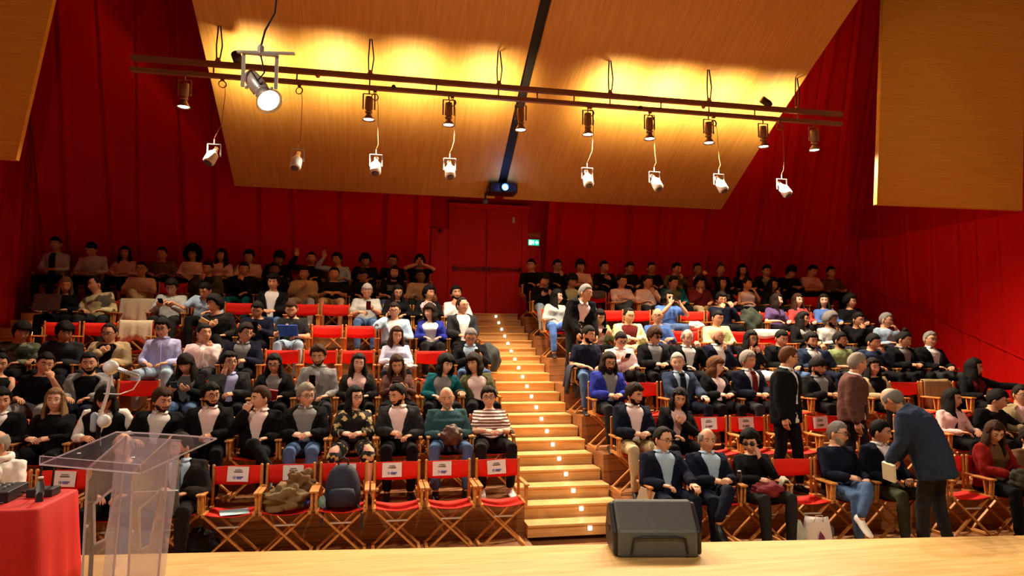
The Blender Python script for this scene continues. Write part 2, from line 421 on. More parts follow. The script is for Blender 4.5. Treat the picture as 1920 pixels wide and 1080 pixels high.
MB().lathe([(.04, 0), (.045, .02), (.03, .045), (.01, .05)], 16, Matrix.Rotation(math.pi / 2, 4, 'X')).build('housing', plain('dark_red_gloss', (.12, .008, .008), .3), bell)

# projector on the slot, with a small camera beneath
pj = atY(941, 356, 12.9)
pr = empty('projector', pj, 0, 'black ceiling projector with glowing blue lens above the doors', 'projector')
m_pj = plain('black_plastic', (.012, .012, .02), .35)
MB().box((0, 0, 0), (.56, .42, .19)).build('body', m_pj, pr, bevel=.04, smooth=False)
MB().lathe([(.03, 0), (.075, 0), (.085, .05), (.07, .06), (.06, .03)], 24, Matrix.Translation((.02, -.20, .0)) @ Matrix.Rotation(math.pi / 2, 4, 'X')).build('lens_ring', m_pj, pr)
MB().lathe([(.001, 0), (.055, 0), (.05, .012), (.001, .02)], 24, Matrix.Translation((.02, -.235, .0)) @ Matrix.Rotation(math.pi / 2, 4, 'X')).build('lens', emit('projector_blue', (.06, .45, 1.0), 30), pr)
MB().tube([(0, .05, .08), (0, .05, panel_z(12.95) + .1 - pj.z)], .03, 10).build('mount', m_pj, pr)
for i in range(3): MB().box((-.18 + .18 * i, -.213, -.07), (.1, .006, .02)).build('vent', plain('dark_vent', (.003, .003, .004), .5), pr, smooth=False)
l = bpy.data.lights.new('projector_beam', 'POINT'); l.energy = 5; l.color = (.08, .30, 1); l.shadow_soft_size = .05
o = bpy.data.objects.new('projector_beam', l); COL.objects.link(o); o.parent = pr; o.location = (.02, -.36, 0)
cm = atY(910, 378, 13.0)
cc = empty('ceiling_camera', cm, 0, 'small grey dome camera just left below the projector', 'camera')
MB().ball((0, 0, 0), .06, 12).build('dome', plain('smoky_grey', (.1, .09, .09), .3), cc); MB().tube([(0, 0, .04), (0, 0, .16)], .02, 8).build('stem', m_pj, cc)

# ---------------------------------------------------------------- lighting truss
RY = 10.26
def railpt(x, y): return atY(x, y, RY)
u0, u1 = railpt(247, 108), railpt(1578, 215)
v0, v1 = railpt(245, 130), railpt(1578, 233)
m_rail = plain('brown_painted_steel', (.34, .17, .12), .5, .2)
tr = empty('lighting_truss', ((u0.x + u1.x) / 2, RY, (u0.z + u1.z) / 2), 0, 'long brown twin rail lighting truss hung below the wooden ceiling', 'lighting truss')
Tl = Matrix.Translation(-Vector(tr.location))
def T(mb, name, mat, **k): return mb.build(name, mat, tr, M4=Tl, **k)
T(MB().bar(u0, u1, .07, .075), 'rail', m_rail, smooth=False)
T(MB().bar(v0, v1, .07, .06), 'rail', m_rail, smooth=False)
for x in (376, 512, 636, 754, 868, 941, 1012, 1083, 1186, 1286, 1384, 1479):
    t = (x - 247) / 1331.0; T(MB().tube([u0.lerp(u1, t), v0.lerp(v1, t)], .012, 8), 'strut', m_rail)
m_cab = plain('dark_cable', (.03, .018, .012), .6)
for x in (382, 636, 868, 1083, 1286, 1478):
    t = (x - 247) / 1331.0; q = u0.lerp(u1, t); zt = panel_z(RY)
    if x in (382,): q2 = Vector((q.x, RY, zt))
    for s_ in (-1, 1):
        h = zt - q.z
        T(MB().tube([(q.x + .015 * s_, RY, zt), (q.x + (.05 if s_ > 0 else .03) * s_, RY, q.z + h * .5), (q.x + .02 * s_, RY, q.z + .05)], .011, 6), 'hanger', m_cab)
    T(MB().lathe([(.03, 0), (.045, .03), (.02, .08)], 12, Matrix.Translation((q.x, RY, q.z + .02))), 'clamp', m_rail)

m_can = plain('bronze_lamp_body', (.34, .20, .14), .4, .3)
m_chr = plain('silver_lamp_body', (.82, .81, .80), .3, .35)
m_glow = emit('warm_lamp_face', (1, .88, .78), 14)
def par_lamp(loc, rot, label, grp, mat, sc=1.0, glow=True):
    """theatre lamp: yoke, cylinder, ribbed neck, flared bell; points along local -Z"""
    t = empty('spotlight', loc, 0, label, 'spotlight', grp)
    R = Matrix(rot).to_4x4() if rot is not None else Matrix()
    S = Matrix.Scale(sc, 4)
    b = MB().lathe([(.02, .17), (.055, .16), (.06, .10), (.06, -.02), (.045, -.04), (.045, -.055), (.055, -.06), (.055, -.08), (.04, -.085), (.04, -.10)], 18, R @ S)
    b.build('body', mat, t)
    MB().lathe([(.042, -.09), (.05, -.12), (.095, -.19), (.092, -.195), (.05, -.15), (.02, -.15)], 20, R @ S).build('bell', mat, t)
    if glow: MB().lathe([(.001, -.172), (.078, -.172), (.078, -.178), (.001, -.180)], 20, R @ S).build('lamp_face', m_glow, t)
    y = MB()
    for s_ in (-1, 1): y.bar((.085 * s_ * sc, 0, .21 * sc), (.085 * s_ * sc, 0, -.03 * sc), .006 * sc, .022 * sc, (1, 0, 0))
    y.bar((-.088 * sc, 0, .21 * sc), (.088 * sc, 0, .21 * sc), .022 * sc, .008 * sc)
    y.tube([(0, 0, .21 * sc), (0, 0, .27 * sc)], .012 * sc, 8)
    y.build('yoke', mat, t, smooth=False)
    for s_ in (-1, 1): MB().lathe([(.001, 0), (.014, 0), (.014, .02), (.001, .02)], 10, Matrix.Translation((.075 * s_ * sc, 0, 0)) @ Matrix.Rotation(math.pi / 2 * s_, 4, 'Y') @ S).build('knob', mat, t)
    return t
bells = [(332, 148), (636, 172), (777, 182), (910, 192), (1039, 203), (1162, 209), (1284, 217), (1401, 226), (1513, 235)]
POS = ['first', 'second', 'third', 'fourth', 'fifth', 'sixth', 'seventh', 'eighth', 'ninth']
for i, (x, y) in enumerate(bells):
    t = (x - 247) / 1331.0; q = v0.lerp(v1, t)
    rx = math.radians(-1); Rm = Matrix.Rotation(rx, 3, 'X')
    L = par_lamp((q.x, RY - .01, q.z - .31), Rm, '%s lit bell spotlight from the left under the truss' % POS[i], 'bell spotlights under the truss', m_can)
    sp = spot('lamp_beam', (q.x, RY - .05, q.z - .56), (q.x + .1, RY - 2.2, 0), 740, (1, .80, .58), 130, .75, .06)
# coils hanging beneath the rail and silver lamps hung from them, lighting up the panel
coils = [(417, 158), (561, 170), (703, 182), (848, 193), (1107, 212), (1219, 222), (1338, 231), (1462, 238)]
lows = [(401, 287), (558, 296), (705, 306), (843, 313), (1101, 330), (1227, 337), (1348, 341), (1466, 350)]
m_coil = plain('orange_brown_cable', (.35, .13, .03), .5)
for i in range(8):
    t = (coils[i][0] - 247) / 1331.0; q = v0.lerp(v1, t); c = atY(coils[i][0], coils[i][1], RY); d = atY(lows[i][0], lows[i][1], RY)
    rr = random.Random(i)
    co = empty('cable_coil', (c.x, RY, c.z), 0, '%s cable coil from the left under the truss rail' % POS[i], 'coil', 'cable coils under the truss')
    rz = Matrix.Rotation(rr.uniform(-.5, .5), 3, 'Z')
    m_ = MB(); m_.torus((0, 0, 0), .05, .008, ax=rz); m_.torus((.004, -.012, -.003), .053, .006, ax=rz); m_.build('coil', m_coil, co)
    MB().box((0, 0, q.z - c.z - .045), (.05, .04, .04)).build('hook', m_rail, co, smooth=False)
    cb = MB(); cb.tube([(.03, -.01, -.02), (.05, -.02, -.12), (.045 + (d.x - c.x) * .4, -.02, (d.z - c.z) * .6), (d.x - c.x + .03, -.01, d.z - c.z + .28), (d.x - c.x, 0, d.z - c.z + .22)], .0045, 6); cb.build('cable', m_coil, co)
    rot = Matrix.Rotation(math.radians([-18, -8, -2, 2, 2, 16, 18, 24][i]), 3, 'Y').inverted() @ Matrix.Rotation(math.radians(-24), 3, 'X')
    par = empty('spotlight', (d.x, RY, d.z), 0, '%s silver lamp from the left, hanging low on its cable' % POS[i], 'spotlight', 'silver lamps hanging below the truss')
    R4 = rot.to_4x4()
    MB().lathe([(.001, .10), (.03, .10), (.035, .03), (.055, .0), (.062, -.02), (.062, -.03)], 16, R4).build('neck', m_chr, par)
    MB().lathe([(.070, -.018), (.078, -.03), (.082, -.17), (.066, -.19), (.03, -.195), (.001, -.19)], 18, R4).build('housing', plain('white_lamp_housing', (.85, .85, .85), .35), par)
    MB().lathe([(.001, -.19), (.058, -.19), (.054, -.205), (.001, -.208)], 18, R4).build('vent_cap', plain('dark_cap', (.08, .07, .06), .5), par)
    y = MB()
    for s_ in (-1, 1): y.bar((.088 * s_, 0, .13), (.088 * s_, 0, -.05), .006, .02, (1, 0, 0))
    y.bar((-.09, 0, .13), (.09, 0, .13), .03, .01); y.tube([(0, 0, .13), (0, 0, .2)], .008, 6); y.build('yoke', m_chr, par, smooth=False)
    spot('panel_wash', (q.x + .1, RY + .13, q.z - .12), (q.x + .1, RY + .13 + .64, q.z - .12 + .77), [190, 190, 180, 170, 250, 260, 200, 170][i], (1, .76, .38), 126, 1.0, .05)
# extra accents: pieces clamped on top of the rails
for (x, y, lab, r_) in [(445, 110, 'dark round lamp back standing on the upper rail at left', .07), (1437, 192, 'brown can lamp lying on the upper rail at right', .06)]:
    q = atY(x, y, RY); t = empty('spotlight', q, 0, lab, 'spotlight')
    R4 = Matrix.Rotation(math.radians(80), 4, 'X') if x < 900 else Matrix.Rotation(math.radians(-60), 4, 'Y')
    MB().lathe([(.001, .1), (r_, .1), (r_, -.05), (r_ * .6, -.1), (.001, -.1)], 16, R4).build('body', plain('dark_lamp', (.06, .045, .03), .5, .2), t)
    MB().tube([(0, 0, -.02), (0, 0, -.1)], .02, 8).build('clamp', m_rail, t)
for (x, y, lab) in [(596, 142, 'small pink knob under the upper rail, left'), (738, 163, 'small black knob on the lower rail, left of centre'), (1201, 202, 'small black knob on the lower rail, right of centre'), (1319, 200, 'small orange knob under the upper rail, right')]:
    q = atY(x, y, RY - .04); o = MB().ball((0, 0, 0), .035, 10).build('clamp_knob', plain('knob', (.03, .02, .02) if 'black' in lab else (.4, .16, .08), .4)); o.location = q
    tag(o, lab, 'clamp knob')
# the big lamp close to the camera
B = atY(486, 165, 4.0)
ax = (atY(508, 196, 3.88) - atY(460, 132, 4.10)).normalized()
Rm = Vector((0, 0, -1)).rotation_difference(ax).to_matrix()
big = par_lamp(B, Rm, 'big silver spotlight hanging nearest, its face blazing white', None, m_chr, .80)
for ch in list(big.children):
    if ch.name.startswith('yoke'): bpy.data.objects.remove(ch)
y = MB()
for s_ in (-1, 1): y.bar((.09 * s_, 0, .20), (.09 * s_, 0, 0), .008, .02, (1, 0, 0))
y.bar((-.10, 0, .20), (.10, 0, .20), .03, .012); y.bar((-.13, .02, .21), (.19, -.02, .21), .02, .012)
y.tube([(0, 0, .2), (0, 0, .24)], .018, 8); y.build('yoke', m_chr, big, smooth=False)
MB().tube([(0, 0, .24), (.02, 0, .34), (.07, .0, .45), (.08, 0, .62), (.09, 0, 3.2)], .006, 6).build('cable', m_cab, big)
MB().tube([(.0, 0, .2), (.03, -.03, .08), (.0, -.06, .02), (-.05, 0, .10)], .005, 6).build('lead', m_cab, big)
spot('big_lamp_beam', B + ax * .2, B + ax * 5, 160, (1, .9, .85), 80, .7, .05)
# ================================================================ DIRECTOR CHAIRS
m_canvas = plain('red_canvas', (0.72, 0.018, 0.008), 0.75, spec=0.2, bump=0.1, bscale=180)
m_honey = wood('honey_beech', (0.42, 0.16, 0.035), (0.58, 0.25, 0.06), (2, 2, 14), 0.4)
m_brace = plain('pale_grey_metal', (.5, .47, .42), .4, .4)
CW, CH = 0.225, 0.845
def canvas_sheet(prof, x0, x1, sag, bul, nx=10, th=.006):
    """prof: list of (y,z, sagweight) down the sheet"""
    mb = MB(); top = []; n = nx + 1
    for (y, z, sw) in prof:
        top.append([Vector((x0 + (x1 - x0) * i / nx, y + bul * math.sin(math.pi * i / nx), z - sag * sw * math.sin(math.pi * i / nx))) for i in range(n)])
    o = 0; th_v = Vector((0, th, 0)) if abs(prof[0][1] - prof[-1][1]) > abs(prof[0][0] - prof[-1][0]) else Vector((0, 0, -th))
    rs = [r + [p + th_v for p in r[::-1]] for r in top]
    return mb.rings(rs)
def make_chair(full=True):
    t = empty('director_chair', (0, 0, 0))
    canvas_sheet([(.170, .835, .1), (.175, .78, .4), (.18, .72, .8), (.185, .665, 1.0)], -CW - .012, CW + .012, .022, .045).build('backrest', m_canvas, t)
    canvas_sheet([(.16, .455, 1), (.05, .452, 1.5), (-.08, .452, 1.5), (-.2, .46, 1.0)], -CW, CW, .03, 0).build('seat', m_canvas, t)
    for s in (-1, 1):
        MB().lathe([(.004, .43), (.016, .43), (.015, .80), (.012, .825), (.016, .838), (.013, .850), (.004, .855)], 10, Matrix.Translation((s * CW, .18, 0))).build('back_post', m_honey, t)
        MB().bar((s * (CW + .012), .20, .635), (s * (CW + .012), -.22, .635), .045, .02).build('armrest', m_honey, t, smooth=False, bevel=.005)
        sp = MB()
        sp.bar((s * (CW + .012), -.19, .63), (s * (CW + .012), -.17, .45), .02, .02, (1, 0, 0)); sp.bar((s * (CW + .012), -.10, .63), (s * (CW + .012), -.12, .45), .02, .02, (1, 0, 0))
        sp.build('arm_support', m_honey, t, smooth=False)
        MB().bar((s * (CW - .002), .20, .445), (s * (CW - .002), -.21, .445), .032, .034).build('seat_rail', m_honey, t, smooth=False, bevel=.004)
        MB().bar((s * (CW + .0), .19, .018), (s * (CW + .0), -.22, .018), .032, .034).build('floor_rail', m_honey, t, smooth=False, bevel=.004)
        for y in (-.17, .14):
            yy = y + .011 * s
            MB().bar((-s * CW, yy, .025), (s * (CW - .002), yy, .44), .020, .036, (0, 1, 0)).build('leg', m_honey, t, smooth=False, bevel=.003)
    if full:
        MB().bar((-.10, -.19, .335), (.10, -.19, .335), .02, .014).build('brace', m_brace, t, smooth=False)
    return t
CH_PROTO = make_chair(True); _first = [True]
def chair(x, y, z, rz, label, grp):
    if _first[0]: o = CH_PROTO; _first[0] = False
    else: o = copy_tree(CH_PROTO)
    o.location = (x, y, z); o.rotation_euler = (0, 0, rz)
    return tag(o, label, 'chair', grp)

# ================================================================ PEOPLE
def smooth01(t): t = max(0., min(1., t)); return t * t * (3 - 2 * t)
def ss(e0, e1, x): return smooth01((x - e0) / (e1 - e0))
COLS = dict(R2=(.45, .05, .05), K=(.006, .006, .007), K2=(.013, .011, .011), N=(.007, .009, .022), N2=(.022, .035, .07), C=(.020, .021, .023), G=(.22, .22, .22), G2=(.11, .115, .12), W=(.72, .70, .70), W2=(.8, .78, .72),
            L=(.38, .40, .68), L2=(.50, .50, .66), B=(.07, .15, .42), D=(.02, .03, .26), A=(.35, .48, .62), T=(.007, .10, .12), T2=(.03, .075, .085), O=(.09, .085, .04), O2=(.06, .07, .045), E=(.48, .38, .22), E2=(.36, .27, .15),
            P=(.72, .46, .44), P2=(.8, .62, .6), R=(.20, .010, .008), M=(.12, .012, .012), Q=(.13, .065, .03), H=(.075, .04, .02), J=(.06, .11, .22), J2=(.26, .36, .46), Y=(.5, .55, .30), V=(.22, .28, .12),
            U=(.10, .06, .16), F=(.42, .30, .20), S=(.42, .44, .42), X=(.10, .045, .035), Z=(.4, .42, .40))
def cloth(code):
    if code in ('ST', 'CM', 'FL', 'CK', 'CF'):
        k = 'cloth_' + code
        if k not in _mc:
            _mc[k] = {'ST': lambda: two_tone('brown_white_stripes', (.12, .04, .03), (.78, .70, .64), 'stripe', 9),
                      'CM': lambda: two_tone('blotched_camouflage', (.10, .09, .06), (.55, .50, .26), 'noise', 9),
                      'CF': lambda: two_tone('dark_green_camouflage', (.02, .025, .015), (.10, .11, .07), 'noise', 9),
                      'FL': lambda: two_tone('black_gold_floral', (.012, .010, .012), (.50, .38, .15), 'floral', 14),
                      'CK': lambda: two_tone('red_white_check', (.35, .05, .06), (.8, .75, .75), 'check', 40)}[code]()
        return _mc[k]
    return plain('cloth_' + code, COLS[code], 0.9, spec=0.08, bump=0.25, bscale=45)
SKIN = dict(a=(.66, .37, .25), b=(.57, .28, .16), c=(.42, .19, .10), d=(.17, .075, .04), p=(.70, .42, .30))
HAIR = dict(K=(.006, .005, .004), D=(.014, .008, .005), B=(.04, .017, .008), R=(.10, .035, .012), L=(.20, .11, .05), G=(.16, .15, .14), W=(.36, .34, .31), S=(.24, .21, .175))
m_eye = plain('eye_white', (.6, .56, .52), .3); m_iris = plain('dark_iris', (.015, .01, .008), .2)
m_frame = plain('dark_spectacle_frame', (.012, .010, .010), .3)
m_phone = plain('phone_black', (.006, .006, .008), .15)
def skin_mats(c):
    s = plain('skin_' + c, SKIN[c], 0.55, spec=0.35, bump=0.03, bscale=90)
    l = plain('lips_' + c, tuple(v * k for v, k in zip(SKIN[c], (.80, .52, .55))), 0.45)
    return [s, l, m_eye, m_iris]

HR = (.0755, .097, .118)
def head_base(n):
    """n unit direction (face towards -Y) -> plain skull point"""
    x, y, z = n.x * HR[0], n.y * HR[1], n.z * HR[2]
    if z < 0:
        k = smooth01(-z / .118)
        x *= 1 - .30 * k
        if y > 0: y *= 1 - .50 * k
        else: y *= 1 - .02 * k
    if y > 0: y *= 1.06; x *= 1 + .05 * ss(0, .09, y)
    if y < 0: y *= .94
    return Vector((x, y, z))
def head_feat(p, n, f):
    x, y, z = p
    if n.y < 0:
        w = -n.y
        g = lambda a, b: math.exp(-(a / b) ** 2)
        nz = (z - .012) / -.045
        if -.1 < nz < 1.25:
            pr = (.004 + .020 * smooth01(nz)) * (1 if nz < 1 else max(0, 1 - (nz - 1) / .25))
            y -= pr * g(x, .010 + .006 * max(0, nz)) * w
        for s in (-1, 1):
            y += .010 * g(x - s * .031, .017) * g(z - .012, .012)
            y -= .004 * g(x - s * .030, .02) * g(z - .033, .009)
            y -= .004 * g(x - s * .042, .02) * g(z + .022, .02)
        y -= .006 * g(x, .022) * g(z + .054, .0065); y -= .0065 * g(x, .02) * g(z + .068, .007)
        y += .003 * g(x, .022) * g(z + .061, .003)
        y -= .010 * g(x, .022) * g(z + .098, .016) * f
    return Vector((x, y, z))

class Fig:
    def __init__(s, S):
        s.S = S; s.fem = S['g'] == 'f'
        s.stand = S.get('stand', False)
        s.k = S.get('k', 1.0)
        s.solve()
    def solve(s):
        S = s.S; L = .455 * s.k
        B = Vector((0, .08, .53)) if not s.stand else Vector((0, .0, .96))
        lean = math.radians(S['lean']); roll = math.radians(S['roll']); tw = math.radians(S.get('tw', 0))
        s.fr = []; P = B.copy(); N = 24
        lo = -.14
        def dirs(t):
            a = lean * (.45 + .75 * max(0, t)) + (math.radians(6) * (t - .5))
            u = Vector((0, -math.sin(a), math.cos(a))); f = Vector((0, -math.cos(a), -math.sin(a))); sd = Vector((1, 0, 0))
            r = roll * (.5 + .7 * max(0, t)); u, sd = u * math.cos(r) + sd * math.sin(r), sd * math.cos(r) - u * math.sin(r)
            w = tw * max(0, t); f, sd = f * math.cos(w) + sd * math.sin(w), sd * math.cos(w) - f * math.sin(w)
            return u, sd, f
        s.dirs = dirs
        ts = [i / N for i in range(N + 1)]; pts = [P.copy()]
        for i in range(N):
            P = P + dirs((i + .5) / N)[0] * (L / N); pts.append(P.copy())
        s.pts = pts; s.N = N; s.L = L; s.B = B
        u, sd, f = dirs(1.0)
        nk = (u * .55 + Vector((0, -.25, .6))).normalized()
        nb = pts[-1]
        s.nb = nb; ye = math.radians(S['yaw']); pe = math.radians(S['pitch'])
        s.HM = Matrix.Rotation(ye, 3, 'Z') @ Matrix.Rotation(math.radians(S.get('hroll', 0)) + roll * .6, 3, 'Y') @ Matrix.Rotation(pe, 3, 'X')
        s.HY = Matrix.Rotation(ye, 3, 'Z')
        s.Hc = nb + nk * .018 + s.HM @ Vector((0, -.016, .112))
        s.top = s.Hc + s.HM @ Vector((0, 0, .140))
    def P(s, t):
        if t <= 0: u = s.dirs(0)[0]; return s.B + u * (t * s.L)
        i = min(int(t * s.N), s.N - 1); return s.pts[i].lerp(s.pts[i + 1], t * s.N - i)
    def wd(s, t):
        if s.fem: T = [(-.3, .13, .09), (-.14, .165, .115), (0, .178, .125), (.28, .138, .105), (.5, .145, .112), (.66, .156, .125), (.8, .165, .108), (.9, .140, .085), (.96, .085, .066), (1, .058, .058), (1.15, .052, .054)]
        else: T = [(-.34, .17, .125), (-.14, .17, .125), (0, .172, .13), (.28, .158, .125), (.5, .168, .128), (.66, .180, .130), (.8, .190, .118), (.9, .165, .092), (.96, .10, .072), (1, .066, .064), (1.15, .060, .062)]
        g = 1 + .10 * s.S.get('fat', 0)
        for a, b in zip(T, T[1:]):
            if t <= b[0]:
                q = (t - a[0]) / (b[0] - a[0]); q = max(0, q)
                w, d = a[1] + (b[1] - a[1]) * q, a[2] + (b[2] - a[2]) * q
                if t < .7: w *= g; d *= 1 + .22 * s.S.get('fat', 0)
                return w, d
        return T[-1][1:]
    def tp(s, t, th, inf=0.0):
        w, d = s.wd(t); P = s.P(t); u, sd, f = s.dirs(min(t, 1.0))
        sn, cs = math.sin(th), math.cos(th)
        e = .82 if t < .93 else 1
        X = math.copysign(abs(sn) ** e, sn); Y = math.copysign(abs(cs) ** e, cs)
        b = 0
        if s.fem and cs > 0: b = .032 * math.exp(-((abs(th) - .55) / .36) ** 2) * math.exp(-((t - .66) / .11) ** 2)
        drop = 0
        if t > .86: drop = .0
        return P + sd * ((w + inf) * X) + f * ((d + inf) * Y + b)
    def loft(s, mb, ts, inf, a0=-math.pi, a1=math.pi, n=28, th=None, gap=None):
        """closed torso loft, or an open C shaped one (gap(t) = half opening angle) of thickness th"""
        rs = []
        for t in ts:
            if gap is None:
                rs.append([s.tp(t, -math.pi + 2 * math.pi * k / n, inf(t) if callable(inf) else inf) for k in range(n)])
            else:
                g = gap(t); A = [g + (2 * math.pi - 2 * g) * k / n for k in range(n + 1)]
                i_ = inf(t) if callable(inf) else inf
                rs.append([s.tp(t, a, i_) for a in A] + [s.tp(t, a, i_ - th) for a in A[::-1]])
        mb.rings(rs); return mb
    def strip(s, mb, ts, inf, a, th=.012):
        rs = []
        for t in ts:
            a0, a1 = a(t); A = [a0 + (a1 - a0) * k / 4 for k in range(5)]
            rs.append([s.tp(t, q, inf) for q in A] + [s.tp(t, q, inf - th) for q in A[::-1]])
        mb.rings(rs); return mb
    # ---- limbs
    def arm_pts(s, sx, pose):
        t = .865; w, d = s.wd(t); u, sd, f = s.dirs(t)
        Sh = s.P(t) + sd * (sx * (w - .012)) - f * .01
        up = Vector((0, 0, 1)); V = Vector; H = s.Hc; Y = s.HY
        base = V((s.B.x, 0, s.B.z - .53))
        sh = V(((s.P(.5).x) * .7, (s.P(.5).y - .02) * .6, 0))
        def L(x, y, z): return base + sh + V((sx * x, y, z))
        pole = V((sx * .75, .45, -1))
        if pose == 'lap': W, dr, n = L(.13, -.25, .665), V((-sx * .75, -.7, -.12)), V((0, -.1, -1))
        elif pose == 'clasp': W, dr, n = L(.105, -.27, .70), V((-sx * .85, -.45, -.05)), V((0, .5, -.8))
        elif pose == 'knee': W, dr, n = L(.16, -.34, .685), V((0, -1, -.25)), V((0, -.2, -1))
        elif pose == 'arm': W, dr, n = L(.245, -.16, .70), V((0, -1, -.15)), V((0, 0, -1))
        elif pose == 'cross': W, dr, n = s.P(.42) + f * (.215) + sd * (-sx * .02) + u * (.03 * sx), -sd * sx + u * .15 + f * -.1, -f; pole = V((sx, -.1, -.9))
        elif pose == 'phone': W, dr, n = s.P(.45) + f * .26 + sd * (sx * .085), V((-sx * .55, -.45, .65)), V((0, 1, .2))
        elif pose == 'phlow': W, dr, n = L(.10, -.30, .74), V((-sx * .55, -.6, .35)), V((0, .8, .5))
        elif pose == 'chin': W, dr, n = H + Y @ V((sx * .055, -.095, -.215)), Y @ V((-sx * .25, -.02, 1)), Y @ V((0, 1, 0)); pole = V((sx * .45, -.5, -1))
        elif pose == 'mouth': W, dr, n = H + Y @ V((sx * .05, -.145, -.165)), Y @ V((-sx * .4, .25, .85)), Y @ V((-sx * .3, 1, 0)); pole = V((sx * .5, -.6, -1))
        elif pose == 'cheek': W, dr, n = H + Y @ V((sx * .10, -.065, -.16)), Y @ V((-sx * .12, -.05, 1)), Y @ V((-sx, .3, 0)); pole = V((sx * .6, -.5, -1))
        elif pose == 'ear': W, dr, n = H + Y @ V((sx * .125, -.04, -.13)), Y @ V((-sx * .2, .05, 1)), Y @ V((-sx, 0, 0)); pole = V((sx, -.3, -1))
        elif pose == 'cam': W, dr, n = H + Y @ V((sx * .10, -.22, -.12)), Y @ V((-sx * .35, -.1, .9)), Y @ V((-sx * .5, .8, 0)); pole = V((sx * .8, 0, -1))
        elif pose == 'joined': W, dr, n = H + Y @ V((sx * .06, -.14, -.06)), Y @ V((-sx * .45, 0, .9)), Y @ V((-sx, .2, 0)); pole = V((sx * 1.2, -.2, -.5))
        elif pose == 'raised': W, dr, n = Sh + V((sx * .10, -.16, .20)), V((0, 0, 1)), V((0, -1, 0)); pole = V((sx, 0, -1))
        elif pose == 'chest': W, dr, n = s.P(.66) + f * .20 + sd * sx * .05, -sd * sx * .8 + u * .5, -f; pole = V((sx * .9, 0, -1))
        elif pose == 'fist': W, dr, n = s.P(.92) + f * .20 + sd * sx * .10, -sd * sx * .3 + u * 1, -f; pole = V((sx * .6, -.3, -1))
        elif pose == 'reach': W, dr, n = L(.42, -.30, .80), V((sx * .8, -.6, -.1)), V((0, 0, -1)); pole = V((0, .5, -1))
        elif pose == 'hang': W, dr, n = Sh + V((sx * .05, -.05, -.50)), V((0, -.15, -1)), V((-sx, 0, 0)); pole = V((sx * .3, 1, 0))
        elif pose == 'down': W, dr, n = Sh + V((sx * .0, -.16, -.47)), V((0, -.25, -1)), V((-sx, 0, 0)); pole = V((sx * .3, 1, 0))
        elif pose == 'behind': W, dr, n = Sh + V((-sx * .03, .18, -.42)), V((-sx * .3, .3, -1)), V((0, 1, 0)); pole = V((sx * .8, .8, 0))
        else: raise ValueError(pose)
        dr.normalize()
        l1, l2 = (.275, .235) if not s.fem else (.255, .22)
        dv = W - Sh; D = dv.length; mx = (l1 + l2) * .985
        if D > mx: W = Sh + dv * (mx / D); dv = W - Sh; D = mx
        if D < .12: D = .12
        a = (l1 * l1 - l2 * l2 + D * D) / (2 * D); h = math.sqrt(max(l1 * l1 - a * a, 0)); e = dv.normalized()
        po = pole - e * pole.dot(e); po.normalize()
        El = Sh + e * a + po * h
        return Sh, El, W, dr, n
    def hand(s, mb, W, d, n, sx, curl=.55, fine=True):
        n = (n - d * n.dot(d)).normalized(); th = d.cross(n) if sx < 0 else n.cross(d)
        sc = .90 if s.fem else 1.0
        rs = []
        for q, wdt, tk in [(-.012, .024, .020), (.012, .030, .019), (.045, .040, .017), (.075, .041, .015), (.088, .036, .011)]:
            c = W + d * (q * sc)
            rs.append([c + th * (wdt * sc * math.cos(a)) + n * (tk * sc * math.sin(a)) for a in [2 * math.pi * k / 10 for k in range(10)]])
        mb.rings(rs)
        m = 6
        for i, (off, ln) in enumerate([(.028, .070), (.010, .080), (-.010, .074), (-.027, .058)]):
            p = W + d * (.080 * sc) + th * (off * sc); dd = d.copy(); pts = [p - d * .01]
            for j, fr in enumerate((.46, .32, .22)):
                a = curl * (1.0 + .15 * i) * (.6 if j == 0 else 1.0)
                R = Matrix.Rotation(a, 3, dd.cross(n)); dd = (R @ dd); n2 = n
                p = p + dd * (ln * fr * sc); pts.append(p)
            mb.tube(pts, [.0092 * sc, .0088 * sc, .008 * sc, .007 * sc], m)
        p = W + d * (.022 * sc) + th * (.026 * sc); td = (d * .75 + th * .65 + n * .35).normalized(); td2 = (d * .95 + th * .1 + n * .35).normalized()
        mb.tube([p - td * .01, p + td * .035 * sc, p + td * .035 * sc + td2 * .030 * sc], [.013 * sc, .011 * sc, .008 * sc], m)
    def build(s, root, near=True):
        S = s.S; rnd = random.Random(int(S['x'] * 7 + S['y']))
        top = S['top']; seg = 12 if near else 8
        # ---------------- body: head, neck, trunk, arms, hands, legs
        mb = MB()
        nu, nv = (44, 38) if near else (26, 22)
        nb = s.nb; rs = []
        rs_t = [-.1, .2, .5, .75, .86, .94, .98, 1.0]
        for t in rs_t: rs.append([s.tp(t, -math.pi + 2 * math.pi * k / 16, -.012 if t < .9 else 0) for k in range(16)])
        hb = s.Hc + s.HM @ Vector((0, .022, -.075))
        for q in (.35, .7, 1.0):
            c = nb.lerp(hb, q); r = .058 if not s.fem else .050
            rs.append([c + s.HY @ Vector((r * .95 * math.sin(a), -r * 1.0 * math.cos(a), 0)) for a in [-math.pi + 2 * math.pi * k / 16 for k in range(16)]])
        mb.rings(rs)
        hs = 1.04 if s.fem else 1.10
        rs = []; fs = []
        for j in range(nv + 1):
            v = math.pi * min(max(j / nv, .012), .988); r = []
            for i in range(nu):
                u = 2 * math.pi * (i / nu); uu = u - .32 * math.sin(2 * u) * .5
                n = Vector((math.sin(v) * math.sin(uu), -math.sin(v) * math.cos(uu), math.cos(v)))
                p = head_feat(head_base(n), n, .6 if s.fem else 1)
                r.append(p)
            rs.append(r)
        o = len(mb.v)
        for r in rs: mb.v.extend([tuple(s.Hc + s.HM @ (p * hs)) for p in r])
